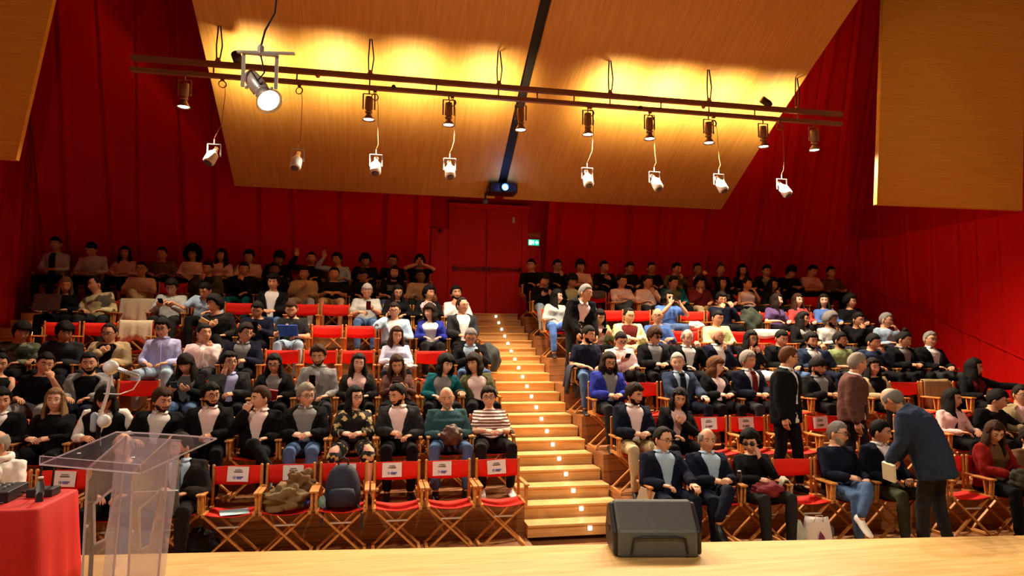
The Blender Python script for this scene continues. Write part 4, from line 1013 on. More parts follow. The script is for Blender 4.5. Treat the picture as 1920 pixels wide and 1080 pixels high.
# row|x|y top|sex|hair|colour|skin|top|c1|c2|bottom|cb|arm left|arm right|yaw|pitch|lean|roll|extras|more|label
PEOPLE = '''
L1|8|800|m|ring|S|b|sw|W2|W2|t|K|lap|clasp|-35|10|4|0|f||bald man in cream scarf beside the cable table
L1|232|806|m|ring|G|b|sw|C|C|t|K|lap|lap|10|12|2|0|||balding man hidden behind the clear lectern
L1|350|808|m|short|D|b|su|K2|A|t|K2|clasp|lap|-40|8|-6|0|bt|tie=G|bearded man in black suit holding a grey folder
L2|5|722|m|full|K|b|su|K|W|t|K|lap|lap|35|5|-4|0|||dark-suited man cut off by the left photo edge
L2|122|726|f|long|L|a|sw|K|K|t|K|clasp|clasp|12|-4|-6|0|||woman with long fair hair and black top
L2|195|722|m|bang|K|b|vs|K|W2|t|K|clasp|arm|10|32|6|0|||person in black waistcoat with white sleeves, head bowed
L2|290|724|m|full|B|b|su|K|W|t|K|lap|arm|42|10|-4|2|b||brown-haired bearded man in black jacket behind the lectern
L2|407|713|m|full|K|b|su|K|P2|t|K|arm|clasp|35|4|-6|-3|gb||bearded man in glasses and black suit, facing right
L2|482|718|m|short|B|a|su|K|P2|t|K|fist|lap|-48|6|-4|3||cross=l|brown-haired man in black suit raising his fist
L2|572|714|m|full|S|a|su|K|G|t|J|clasp|clasp|30|4|-6|0|g|open=1.25|grey-haired man with black coat over grey sweater
L2|668|718|f|long|K|a|sw|FL|K|skirt|FL|clasp|clasp|30|0|-6|0|g|hl=.30|woman in black floral dress with long black hair
L2|744|714|m|short|K|b|su|C|P2|t|K|clasp|lap|-42|14|-4|2|b||bearded man in charcoal suit looking left
L2|843|722|m|bald|S|b|sw|T2|T2|t|J|lap|lap|-2|8|-6|0|b|fat=1;bc=W|bald grey-bearded man in dark teal sweater
L2|930|728|f|full|D|a|ts|ST|ST|t|K2|clasp|clasp|-8|0|-6|0|g|fat=1;shoe=W2|woman in brown and white striped t-shirt
L3|8|686|f|bun|K|b|sl|K|K|t|C|cheek|lap|30|10|0|5|||person with raised hand at far left edge
L3|88|661|m|short|K|b|ts|K|K|t|G|lap|mouth|32|12|4|4|||young man in black t-shirt, hand over mouth
L3|172|668|m|short|K|b|ja|G|K|t|N|lap|lap|18|6|0|0|b||goateed man in open pale grey shirt
L3|350|668|f|bang|D|b|cd|K|G2|t|J|phlow|phlow|-4|20|2|0|p||fringed woman in black cardigan using her phone
L3|430|655|m|full|K|b|su|C|L|t|K|cheek|clasp|38|-6|-2|-5|gw||man in glasses and grey blazer, hand at ear
L3|515|671|f|long|K|b|su|K|G|t|K|lap|lap|0|14|-2|0|g|hl=.36|long-haired woman in black blazer with red book
L3|600|643|m|quiff|B|b|sh|G|G|t|C|phone|lap|-4|16|-4|0|bp|k=1.06|man in grey shirt looking at raised phone
L3|672|662|f|long|D|a|cd|K2|P|t|K|lap|lap|8|4|-4|0||hl=.24|brown-haired woman in dark jacket and pink top
L3|742|664|f|long|B|b|sh|X|X|t|K|phlow|phlow|2|20|2|0|p|hl=.26|woman with brown bob and maroon blouse, texting
L3|836|666|f|bob|K|a|cd|T|G|t|K|lap|arm|28|12|6|8|||woman in teal cardigan leaning right
L3|900|672|f|bob|D|b|cd|O|P2|t|K|arm|clasp|-38|4|2|-6||open=1.1|dark-bobbed woman in olive jacket facing left
L4|42|606|m|mop|K|c|sw|CF|CF|t|K|lap|lap|35|14|0|0||k=.96|dark-haired man in dark green camouflage jacket
L4|122|600|m|mop|K|c|hd|C|C|t|K|arm|lap|35|16|0|0|||young man in dark hooded jacket turned right
L4|206|604|m|rec|D|b|ja|E2|K|t|C|chest|lap|-4|12|-2|0|g|open=.8|balding man with glasses in beige jacket
L4|308|592|m|full|K|b|sh|L|L|t|J2|lap|lap|0|12|-4|0|g|k=1.05|man in lavender shirt and glasses
L4|392|604|m|short|K|b|sh|P2|P2|t|C|lap|chin|38|-2|-4|0|||laughing man in white shirt, hand on chin
L4|460|601|m|full|D|b|su|N|G|t|K|lap|clasp|42|8|0|0|g||man in dark blue blazer and glasses looking right
L4|745|607|f|long|B|b|sw|L2|L2|t|C|clasp|clasp|10|8|-4|0||hl=.22|brown-haired woman in wide lavender blouse
L4|883|614|m|short|G|b|su|K|A|t|J|clasp|phlow|-4|24|0|0|gp||grey-haired man in black jacket holding a phone
L5|418|549|m|curl|K|b|sw|K2|K2|t|K|chest|lap|-40|8|8|-8||cross=l|curly-haired man in black sweater facing left
L5|474|561|m|short|K|c|sw|N|N|t|K|clasp|phlow|0|30|8|0|p||man in navy sweater bowed over phone
L5|547|560|m|short|B|b|ts|C|C|t|J2|phlow|lap|-2|26|2|0|b||bearded man in black t-shirt with blue folder
L5|738|562|m|short|D|b|su|A|P2|t|C|ear|lap|-4|10|-4|0|g||man in pale blue blazer talking on phone
L5|815|567|f|bob|D|a|su|D|W|t|C|lap|lap|-40|0|-2|-2||open=1.5|smiling woman in royal blue blazer and white top
L5|885|551|m|rec|D|b|su|C|W2|t|K|clasp|lap|30|4|-6|0|g||man in dark suit and glasses beside the backpack
L6|166|530|f|long|L|b|sw|K|K|t|K|lap|lap|25|12|0|-3|||fair-haired woman behind an open laptop
L6|208|514|m|rec|K|b|sw|CM|CM|t|C|lap|lap|-38|6|6|-10||tw=-10|balding man in light camouflage shirt leaning left
L6|347|520|m|full|D|b|sw|S|S|t|C|phlow|phlow|4|26|4|0|gp||man in grey sweater and glasses with phone
L6|404|534|m|short|K|b|ts|A|A|t|K|reach|lap|-20|30|20|10|||man in pale blue t-shirt reaching to the left
L6|497|509|m|curl|K|b|su|K|W|t|J|clasp|clasp|-6|8|-4|0|||curly-haired man in black suit and white shirt
L6|680|528|m|short|W|b|ts|S|S|t|J|clasp|phlow|2|30|2|0|p|fat=1.2|stout grey-haired man in light grey t-shirt
L6|747|545|f|long|K|b|cd|K|K|t|K|lap|lap|10|12|-2|0|g||long-haired woman in black behind the caller
L6|800|538|f|curl|K|b|cd|K|CK|t|K|lap|chest|30|4|4|4||open=1.2|dark curly-haired woman in checked blouse
L6|846|531|m|full|K|b|sh|W|W|t|S|chin|lap|8|-4|-6|0|b||bearded man in white shirt, hand on chin
L7|268|493|m|crop|K|b|ts|P2|P2|t|E|lap|lap|6|6|-6|0|g|cross=l|man in white t-shirt and glasses holding folded paper
L7|390|484|m|short|D|b|ja|O2|C|t|K|chin|lap|-10|16|2|0|||man in dark green jacket lit orange
L7|458|486|m|short|K|b|hd|K|K|t|T|chin|lap|16|14|2|0|||young man in black hoodie, hand on chin
L7|517|487|m|short|K|d|sw|K|K|t|K|lap|lap|6|6|-2|0|||dark-faced young man in black, left of beige hoodie
L7|570|502|m|full|K|b|hd|F|F|t|S|chest|lap|10|6|-6|0|||young man in beige hoodie and grey trousers
L7|625|496|m|short|K|b|ts|K|K|shorts|E|clasp|clasp|2|2|-6|0|||young man in black t-shirt and pale shorts
L7|683|500|m|short|K|c|sw|K|K|t|K|lap|lap|-4|34|6|0|||bowed dark-haired man behind the stout grey-haired man
L7|737|494|f|long|K|b|ts|K|K|t|J|lap|lap|6|2|-4|0|b|pr=1;hl=.2|long-haired bearded man in printed black t-shirt
L7|788|512|m|crop|K|d|hd|F|F|t|C|lap|lap|0|10|-2|0|||dark-skinned young man in beige hoodie
L8|106|436|m|short|K|b|sh|L2|L2|t|K|clasp|clasp|4|12|0|0|t|k=1.1|man in lilac shirt and dark tie, top left
L8|172|452|m|short|K|b|sh|L2|L2|t|K|lap|lap|0|40|8|0|||man in lilac shirt with head bowed
L8|235|458|f|long|K|b|sw|P|P|t|K|lap|lap|10|8|-2|0|||long-haired woman in pale pink sweatshirt, back row
L8|306|467|m|short|D|b|sw|Q|Q|t|K|lap|lap|-4|4|-2|0||k=.95|boy in dark brown top, back row
L8|361|459|f|afro|K|b|sw|P2|P2|t|K|lap|lap|-4|2|-4|0|g||woman with huge curly hair and pale top
L8|415|465|f|long|K|b|sw|P|P|t|K|lap|lap|-12|4|-4|0|||long-haired woman in pink top beside huge curly hair
L8|468|466|m|full|K|b|ts|P|P|t|K|lap|lap|-6|12|-2|0|||young man in pink t-shirt, left back row
L8|523|468|m|mop|K|b|sw|K|K|t|K|lap|lap|20|26|2|0|||mop-haired young man in black looking down
L8|588|478|m|short|K|b|sw|K|K|t|K|raised|lap|4|0|-6|0|||young man in black raising two fingers
L8|628|480|m|full|D|b|sh|A|A|t|K|raised|lap|-24|8|-4|0|||young man in light blue shirt, hand raised
L8|685|474|m|curl|K|b|sw|K|K|t|K|lap|lap|2|24|0|0|||curly-haired young man in black, left back row
L8|737|474|m|short|K|b|sw|K|K|t|K|lap|lap|-2|8|-2|0|g||young man in black with glasses, left back row
L8|787|477|m|curl|K|b|ts|K|K|t|K|joined|joined|-4|16|0|0|||young man joining both hands before his face
R1|1243|795|m|rec|D|a|su|N|A|t|N|lap|knee|22|8|-10|0|g|k=1.0|balding man in navy suit and glasses by the stairs
R1|1325|797|m|ring|G|b|su|N|A|t|N|clasp|clasp|-6|2|-10|0||cross=r|bald man in navy suit with crossed legs
R1|1420|808|f|curl|K|a|sw|K|K|t|C|clasp|cheek|-38|12|-2|0|s|sk=1|curly black-haired woman in black, hand at cheek
R1|1557|785|m|short|G|a|sw|N|N|t|J|clasp|lap|28|6|-8|0|gb|cross=r;bc=W;shoe=W2|grey-haired man in navy sweater, jeans, white trainers
R1|1634|782|m|short|K|b|su|N|W|t|O2|lap|lap|36|8|-6|0|||dark-haired man in navy jacket with newspaper
R1|1845|785|f|long|B|a|cd|R|Q|t|K|clasp|clasp|-20|28|4|0||hl=.30|curly brown-haired woman in dark red jacket
R1|1930|852|m|full|D|b|sw|Q|Q|t|K|lap|lap|-10|10|0|0|||person in brown at the right photo edge
R2|1187|714|m|full|D|b|su|N|P2|t|E|clasp|clasp|28|12|-2|0|b||young man in navy blazer and beige trousers
R2|1252|722|f|long|K|b|su|K|P|t|K|lap|chest|-14|14|2|8|h|hl=.16|dark-haired woman in black suit gesturing
R2|1783|723|f|long|K|b|sh|P|P|t|K|lap|lap|22|6|0|0|||long-haired woman in pink blouse, right side
R2|1848|727|m|full|K|b|sw|K|K|t|K|lap|reach|35|20|10|6|||dark-haired man in black leaning right
R2|1908|716|m|short|D|b|ja|E2|P|t|Q|lap|lap|-10|6|-2|0|g||man with glasses in beige jacket, far right
R3|1137|656|m|long|D|b|su|D|G|t|C|clasp|clasp|4|14|-4|0|gB|hl=.16|long-bearded man in bright blue blazer with phone
R3|1268|656|m|short|W|a|su|N2|A|t|N|knee|knee|-26|6|-6|0|t|tie=N|white-haired man in blue suit and tie
R3|1337|668|f|bob|R|a|su|K|P2|t|K|clasp|clasp|34|4|-6|0|||auburn-haired woman in black suit
R3|1392|653|m|full|S|b|su|N|W|t|C|clasp|clasp|18|8|-6|0|t|tie=M|grey-haired man in dark suit and maroon tie
R3|1528|666|m|cap|K|c|su|K|G|t|K|clasp|clasp|16|12|-6|0|b||man in dark flat cap and black jacket
R3|1636|668|f|long|K|b|cd|E2|K|t|K|lap|lap|-8|4|-6|0|h||woman in mustard jacket with sunglasses on head
R3|1812|667|f|long|K|b|cd|K|M|t|K|lap|reach|30|6|-2|0|||long-haired woman in black over dark red top
R4|1110|606|m|short|K|b|ts|N|N|t|J|lap|lap|34|14|-4|0|b||bearded man in black t-shirt nearest the aisle
R4|1160|618|m|short|D|b|sh|P2|P2|t|K|phlow|lap|2|26|0|0|gp||man in white shirt and glasses reading phone
R4|1222|609|m|mop|B|b|su|K|G|t|K|clasp|clasp|20|14|-4|0|s||bowl-cut man in black suit
R4|1270|612|m|ring|G|a|su|K|W|t|K|lap|fist|-4|14|-2|4|||balding man in black suit with hands clasped high
R4|1350|610|m|bald|K|b|su|N|W2|t|K|lap|chin|24|12|-4|0|b||bald black-bearded man in navy jacket
R4|1388|614|f|long|K|b|sw|K|K|t|W|chin|chin|8|8|-2|0|g||long dark-haired woman in black, hands at chin
R4|1447|614|m|short|K|b|ja|K|C|t|J|lap|lap|0|22|-2|0|||man in black leather jacket looking down
R4|1493|622|m|full|K|b|su|N2|W|t|N|lap|fist|-6|8|-2|0|b||bearded man in blue jacket raising hands
R4|1562|617|m|short|K|c|ts|V|V|t|C|lap|lap|18|8|-4|0|b||bearded man in olive green t-shirt
R4|1632|624|m|short|K|b|sw|N2|N2|t|K|lap|mouth|12|18|0|0|||man in blue sweater with hand at mouth
R4|1697|617|m|bun|K|b|su|K|G|t|K|clasp|clasp|26|20|0|0|||man with top knot and black blazer
R4|1722|616|m|short|G|b|su|K|W|t|C|lap|lap|-6|2|-8|4|g||man in glasses and dark suit by the red wall
R5|1140|586|f|long|K|b|cd|V|P|t|K|phlow|phlow|4|24|2|0|p|hl=.2|small dark-haired woman in green with phone
R5|1183|573|m|rec|K|b|ja|Y|M|t|E|clasp|clasp|4|12|-2|0|||man in cream bomber jacket over dark red top
R5|1238|573|m|bald|K|b|sh|B|B|t|C|lap|clasp|-24|6|-4|0|g||bald man in blue shirt and glasses
R5|1345|578|m|short|K|b|sw|Y|Y|t|K|lap|lap|2|14|-2|0|||man in pale green sweater with short dark hair
R5|1497|583|f|long|K|b|cd|K|G|t|K|lap|lap|28|6|-4|0|||long dark-haired woman in black cardigan, upper right
R5|1547|581|m|curl|G|b|sh|S|S|t|C|lap|chin|28|12|-4|0|b|bc=K|grey curly-haired bearded man in pale grey shirt
R5|1590|582|m|short|K|b|sw|K|K|t|K|mouth|lap|6|12|2|-4|||man in black with hand covering mouth
R5|1650|586|m|short|G|b|sh|A|A|t|C|lap|mouth|26|8|-2|0|g||grey-haired man in blue shirt and glasses
R6|1045|550|f|long|K|a|sw|Z|Z|t|B|lap|lap|46|6|-2|0|||long black-haired woman in pale green by the aisle
R6|1090|540|m|bald|W|a|sh|S|S|t|K|lap|lap|0|10|-4|0|||pale bald man hidden behind the bending man
R6|1253|540|m|long|K|b|ts|B|B|t|J|cam|cam|10|6|-4|0|sp|hl=.08|dark-haired man in blue polo taking a photo
R6|1340|549|m|full|K|b|sw|N|N|t|K|mouth|fist|-6|10|-2|0|g||man in navy sweater with both fists raised
R6|1461|551|f|long|D|a|ts|U|U|t|K|lap|lap|40|4|2|6||hl=.24|dark-haired woman in purple dress facing right
R6|1486|552|f|long|B|a|sw|R2|R2|t|K|lap|lap|4|0|-4|-4|||smiling brown-haired woman in coral top
R6|1540|553|f|long|D|a|sw|B|B|t|K|lap|lap|-30|0|-2|-4||hl=.26|woman in blue sweater turning left
R6|1585|551|m|curl|K|b|sw|K|K|t|K|lap|lap|14|4|-2|0|g||curly-haired young man in black with glasses
R7|1017|514|m|mop|K|b|sw|K|K|t|J2|phlow|phlow|8|18|-2|0|p||mop-haired young man in black gaming on phone
R7|1066|516|m|mop|K|b|cd|K|Y|t|K|lap|lap|6|24|4|0|||mop-haired young man in black over yellow shirt
R7|1165|519|m|short|K|b|ts|P2|P2|t|C|cross|cross|6|8|-4|0||cross=r|young man in white t-shirt with folded arms
R7|1210|519|m|short|K|b|ts|P2|P2|t|C|lap|chin|8|10|-4|0|||young man in white t-shirt, hand on chin
R7|1258|514|m|short|K|b|ja|T|O|t|K|lap|lap|10|14|0|0|||young man in teal and olive jacket
R7|1302|517|m|curl|K|b|hd|M|M|t|E|chin|lap|4|14|2|0|||young man in maroon hoodie, hand on mouth
R7|1352|516|f|long|K|b|ts|K|K|t|K|lap|lap|6|4|-4|0||pr=1;hl=.15|long-haired person in printed black t-shirt, right block
R7|1398|526|f|bun|K|b|sl|P2|P2|t|K|lap|mouth|20|8|-2|0|||woman in white sleeveless top
R7|1436|527|f|long|K|b|sw|K|K|t|K|lap|chin|10|10|-2|0|||woman in black striped-sleeve jacket, hand on chin
R8|998|484|m|short|K|b|sw|K|K|t|K|lap|lap|-28|6|-4|0|||young man in black nearest the red doors
R8|1048|487|m|short|K|b|sw|K|K|t|K|lap|chin|14|6|-4|0|g||young man in dark shirt and glasses by exit sign
R8|1081|488|m|mop|K|b|ts|P|P|t|K|cross|cross|-12|4|-4|0|||young man in pink t-shirt with folded arms
R8|1136|487|m|short|K|b|sw|K|K|t|K|lap|chest|8|10|-2|0|||young man in black with one hand at chest
R8|1183|488|m|short|K|b|sw|K|K|t|K|lap|lap|14|22|-2|0|||young man in black looking down, right back row
R8|1218|491|m|crop|K|b|sw|K|K|t|K|lap|lap|-2|14|0|0|g||crop-haired young man in black with glasses
R8|1266|505|m|short|K|b|sw|O|O|t|K|lap|chin|20|16|2|0|||young man in olive top leaning on hand
R8|1314|503|m|short|K|b|ja|M|P2|t|K|lap|fist|-4|4|-4|0|g||young man in dark red jacket and glasses
R8|1345|504|f|bun|B|b|sw|K|K|t|K|lap|lap|-8|0|-4|0|||person in black with tied-back brown hair
R8|1383|503|f|long|K|b|sw|K|K|t|K|chin|lap|-14|8|-2|0||hl=.16|dark-haired woman in black touching her face
R8|1440|496|m|short|K|b|ja|K|G|t|K|lap|lap|-6|14|-2|0|||young man in black jacket over grey shirt
R8|1475|498|m|mop|K|b|sw|K|K|t|K|clasp|clasp|6|30|4|0|||bowed mop-haired young man in black, right back row
R8|1520|493|m|short|K|b|ts|P|P|t|K|cross|cross|4|28|2|0|||young man in pink shirt folding arms, far right
R8|1553|500|m|short|K|b|sw|Q|Q|t|K|lap|lap|-6|8|0|0|||young man in brown, last of the back row
'''
# empty chairs: row|x of the back centre|label
EMPTY = '''
L1|130|red canvas chair with white paper behind the clear lectern
L1|453|red canvas front chair holding a light blue sheet
L1|558|red canvas front chair holding an olive coat
L1|655|red canvas front chair holding a navy backpack
L1|752|empty red canvas front chair, third from the centre aisle
L1|845|empty red canvas front chair, second from the centre aisle
L1|936|empty red canvas front chair touching the centre aisle
L3|258|empty red canvas chair below the man in lavender shirt
L4|530|empty red canvas chair just above the woman with red book
L4|602|empty red canvas chair behind the man with raised phone
L4|675|empty red canvas chair left of the lavender blouse woman
L4|810|empty red canvas chair between lavender blouse and black jacket
L5|135|empty red canvas chair at the left end, fifth row
L5|190|empty red canvas chair behind the balding beige-jacket man
L5|262|empty red canvas chair behind the lavender shirt man
L5|613|empty red canvas chair right of the blue folder man
L5|680|empty red canvas chair below the stout grey-haired man
L6|300|red canvas chair draped with a cream coat
L6|453|red canvas chair right of the pale blue t-shirt man
L6|562|empty red canvas chair behind the blue folder man
L6|620|empty red canvas chair left of the stout grey-haired man
L7|325|empty red canvas chair right of the white t-shirt man
R1|1488|empty red canvas chair beside the curly black-haired woman
R1|1775|empty red canvas chair right of the stooping standing man
R2|1322|empty red canvas chair with paper, leftmost in right block
R2|1392|empty red canvas chair with paper, middle of right block
R2|1462|empty red canvas chair behind the standing black-suited man
R2|1530|empty red canvas chair with paper, rightmost in right block
R2|1720|red canvas chair half hidden behind the stooping man
R3|1200|empty red canvas chair right of the bright blue blazer
R3|1455|red canvas chair half behind the standing black-suited man
R3|1698|empty red canvas chair right of the mustard jacket
R3|1742|red canvas chair draped with a khaki coat
R5|1298|empty red canvas chair right of the blue shirt bald man
R5|1395|empty red canvas chair right of the pale green sweater man
R5|1447|empty red canvas chair draped with white scarf
R6|1148|empty red canvas chair right of the bending man
R6|1195|red canvas chair behind the cream bomber jacket man
R6|1298|empty red canvas chair below the maroon hoodie
R6|1405|red canvas chair holding a dark green coat
R7|1120|empty red canvas chair with grey coat by folded-arm man
R7|1515|dim red canvas chair under the far right back row
'''
# ================================================================ PLACE CHAIRS AND PEOPLE
ROWN = ['front', 'second', 'third', 'fourth', 'fifth', 'sixth', 'seventh', 'back']
def parse():
    out = []
    for ln in PEOPLE.strip().split('\n'):
        a = ln.split('|'); assert len(a) == 21, ln
        d = dict(row=a[0], x=float(a[1]), y=float(a[2]), g=a[3], hair=a[4], hc=a[5], skin=a[6], top=a[7], c1=a[8], c2=a[9], bot={'t': 'trousers'}.get(a[10], a[10]), cb=a[11], aL=a[12], aR=a[13], yaw=float(a[14]), pitch=float(a[15]), lean=float(a[16]), roll=float(a[17]), ex=a[18], label=a[20])
        for kv in a[19].split(';'):
            if kv:
                k, v = kv.split('=')
                try: v = float(v)
                except ValueError: pass
                d[k] = v
        if d.get('pr'): d['g'] = 'm'
        rj = random.Random(int(d['x'] * 3 + d['y'])); d.setdefault('tw', rj.uniform(-8, 8) + .22 * d['yaw']); d['roll'] += rj.uniform(-2.5, 2.5); d['hroll'] = rj.uniform(-5, 5); d['lean'] += rj.uniform(-2, 2); d.setdefault('spread', rj.uniform(.75, 1.25))
        out.append(d)
    return out
def rowpos(row, X):
    k = int(row[1:])
    if row[0] == 'L': return YLk(k), FL(k)
    return YRk(k, X), FR(k)
ppl = parse(); items = []
for d in ppl:
    k0 = d.get('k', 1.0); d['k'] = k0; X = 0
    for it in range(6):
        Fg = Fig(d); Y, F = rowpos(d['row'], X)
        hy = Y + Fg.Hc.y; p = atY(d['x'], d['y'] + 4, hy); X = p.x - Fg.Hc.x
        err = (p.z - F) - (Fg.top.z + .004)
        d['k'] = min(max(d['k'] + err / .47 * .8, .86), 1.13)
    d['X'] = X; items.append(dict(row=d['row'], X=X, p=d, label=d['label']))
for ln in EMPTY.strip().split('\n'):
    r, x, lab = ln.split('|'); X = 0
    for it in range(4):
        Y, F = rowpos(r, X); X = atY(float(x), 500, Y + .19).x
    items.append(dict(row=r, X=X, p=None, label=lab))
PITCH = 0.505
byrow = {}
for i in items: byrow.setdefault(i['row'], []).append(i)
for r, L in byrow.items():
    L.sort(key=lambda i: i['X'])
    lo, hi = ((-5.85 if r == 'L8' else -4.79 if r != 'L1' else -6), 1.34) if r[0] == 'L' else (3.02, 9.48 if r != 'R1' else 9.6)
    c = [i['X'] for i in L]
    for _ in range(400):
        for a in range(len(L) - 1):
            q = PITCH - (L[a + 1]['X'] - L[a]['X'])
            if q > 0: L[a]['X'] -= q / 2; L[a + 1]['X'] += q / 2
        for a in range(len(L)):
            L[a]['X'] = min(max(L[a]['X'], lo), hi)
    sh = [i['X'] - q for i, q in zip(L, c)]
    print(r, len(L), 'max shift %.2f' % max(map(abs, sh)), [(round(i['X'], 2), round(q, 2)) for i, q in zip(L, sh) if abs(q) > .15])
_first_p = True
NP = 0
for r, L in byrow.items():
    side = 'left' if r[0] == 'L' else 'right'; k = int(r[1:])
    grp = 'red canvas chairs, %s row of the %s block' % (ROWN[k - 1], side)
    for i in L:
        Y, F = rowpos(r, i['X']); rz = 0 if side == 'left' else -.05
        lab = i['label'] if i['p'] is None else 'red canvas chair under the ' + i['label']
        if len(lab.split()) > 16: print('LONG', lab)
        chair(i['X'], Y, F, rz, lab, grp); i['Y'] = Y; i['F'] = F
        d = i['p']
        if d is None: continue
        root = empty('person', (i['X'], Y, F), 0, d['label'], 'person', 'seated audience, %s row of the %s block' % (ROWN[k - 1], side))
        Fg = Fig(d); near = k <= 4
        arms = Fg.build(root, near); d['root'] = root; d['fig'] = Fg; NP += 1
        if d.get('pr'):
            g = MB()
            for q in range(5): Fg.strip(g, [.52 + .05 * q, .548 + .05 * q], .034, lambda t, q=q: (-.42 + .06 * (q % 2), .40 - .05 * (q % 3)), .02)
            g.build('chest_print', plain('pale_print', (.22, .22, .2), .7), root)
        if 'p' in d['ex']:
            o = Vector((i['X'], Y, F)); h = arms[-1]
            if d['aL'] not in ('phlow', 'phone', 'cam'): h = arms[1]
            W, dr = h[2], h[3]; c = W + dr * .10 + Vector((.0, -.012, .02))
            if d['aL'] == 'cam': c = (arms[-1][2] + arms[1][2]) / 2 + Vector((0, -.04, .10))
            u = Vector((0, -.35, .9)).normalized() if d['aL'] != 'phlow' else Vector((0, -.75, .65)).normalized()
            sd = Vector((1, 0, 0)); nn = sd.cross(u)
            R = Matrix((sd, nn, u)).transposed()
            dims = (.074, .009, .15) if d['aL'] != 'cam' else (.15, .009, .074)
            t = empty('phone', o + c, 0, 'black phone held by the ' + d['label'], 'phone')
            MB().box((0, 0, 0), dims, R).build('case', m_phone, t, smooth=False, bevel=.003)
            MB().box(nn * .0055 * (1 if nn.y > 0 else -1), (dims[0] - .006, .001, dims[2] - .006), R).build('screen', emit('phone_screen', (.35, .4, .5), .5), t, smooth=False)
print('people', NP)
def who(s):
    return next(i for i in items if i['label'] == s or (i['p'] and s in i['label']) or s in i['label'])
def standing(label, x, ytop, foot_xy, F, Y, **kw):
    d = dict(x=x, y=ytop, g='m', hair='short', hc='G', skin='b', top='su', c1='K', c2='W', bot='trousers', cb='K', aL='hang', aR='hang', yaw=0, pitch=5, lean=0, roll=0, ex='', label=label, stand=True, k=1.0)
    rz = kw.pop('rz', 0.0); d.update(kw)
    Rz = Matrix.Rotation(rz, 3, 'Z')
    for _ in range(6):
        Fg = Fig(d); h = Rz @ Fg.Hc; p = atY(x, ytop + 4, Y + h.y); X = p.x - h.x
        err = (p.z - F) - Fg.top.z; d['k'] = min(max(d['k'] + err / .47 * .7, .8), 1.2)
    print('standing', label, round(X, 2), round(d['k'], 2), round(err, 2))
    root = empty('person', (X, Y, F), rz, label, 'person'); Fg = Fig(d); d['fig'] = Fg; d['arms'] = Fg.build(root, True); d['root'] = root
    return d
standing('standing man in black suit, seen side-on, grey hair', 1478, 645, None, FR(2), 7.50, yaw=50, tw=20, lean=2, pitch=10, rz=.5, aL='hang', aR='hang', hc='R', skin='b', ex='g', k=1.0)
standing('standing man in dark brown jacket, third row gap', 1607, 657, None, FR(2), 7.52, yaw=45, tw=20, lean=6, c1='X', c2='P2', cb='K2', pitch=10, rz=.6, ex='', hc='S')
bend = standing('stooping man in blue-grey jacket with his back turned', 1672, 722, None, 0.0, 6.05, yaw=-10, lean=34, c1='N2', c2='G', cb='C', pitch=40, rz=-2.5, hair='ring', hc='G', aL='down', aR='down', fat=.6, open=.5)
standing('man in dark suit bending over the aisle-side chairs', 1098, 540, None, FR(5) - .02, 10.2, yaw=30, lean=34, roll=6, c1='K', c2='P2', cb='C', pitch=8, rz=.2, ex='', hc='G', aL='down', aR='down', fat=.3, open=1.1)
# ================================================================ THINGS LYING ABOUT
m_paper = plain('white_paper', (.78, .76, .76), .7, spec=.2)
m_ink = plain('grey_ink', (.09, .09, .10), .8); m_inkb = plain('blue_ink', (.08, .12, .45), .7)
def back_paper(ch_label, label, dx=0.0, tilt=0.0, blue=True):
    i = who(ch_label); x, y, z = i['X'], i['Y'], i['F']
    rz = 0 if i['row'][0] == 'L' else -.05
    t = empty('paper_sign', (x + dx, y + .155, z + .755), rz, label, 'paper sign', 'papers pinned on chair backs')
    t.rotation_euler = (math.radians(-4), tilt, rz)
    # a sheet curving slightly with the canvas
    mb = MB(); w_, h_ = .20, .145; rs = []
    for j in range(9):
        u = -w_ / 2 + w_ * j / 8; d = .045 * math.sin(math.pi * ((u + dx) / (2 * CW) + .5)) + .008
        rs.append([(u, d - .004, h_ / 2), (u, d - .004, -h_ / 2), (u, d - .002, -h_ / 2), (u, d - .002, h_ / 2)])
    mb.rings(rs).build('sheet', m_paper, t, smooth=False)
    dd = .045 * math.sin(math.pi * (dx / (2 * CW) + .5)) - .002
    MB().box((0, dd, .040), (.062, .002, .006)).box((0, dd, .022), (.082, .002, .009)).build('name_line', m_ink, t, smooth=False)
    MB().box((.018, dd, -.028), (.062, .002, .011)).box((.012, dd, -.042), (.05, .002, .006)).torus((-.034, dd, -.033), .010, .003, 14, 5).build('logo', m_inkb if blue else m_ink, t, smooth=False)
back_paper('white paper behind the clear lectern', 'white paper on the chair back behind the lectern', 0, .05)
back_paper('light blue sheet', 'white paper on the chair holding a light blue sheet', .0, .04)
back_paper('olive coat', 'white paper on the chair holding an olive coat', .02, 0)
back_paper('navy backpack', 'white paper half hidden by the navy backpack', .02, 0)
back_paper('third from the centre aisle', 'white paper on the third front chair from the aisle', -.05, 0)
back_paper('second from the centre aisle', 'white paper on the second front chair from the aisle', -.06, 0)
back_paper('touching the centre aisle', 'white paper on the front chair touching the aisle', -.01, -.05)
back_paper('leftmost in right block', 'white paper on leftmost empty chair of right block', .02, -.04, False)
back_paper('middle of right block', 'white paper on middle empty chair of right block', .0, -.03, False)
back_paper('rightmost in right block', 'white paper on rightmost empty chair of right block', -.01, -.04, False)

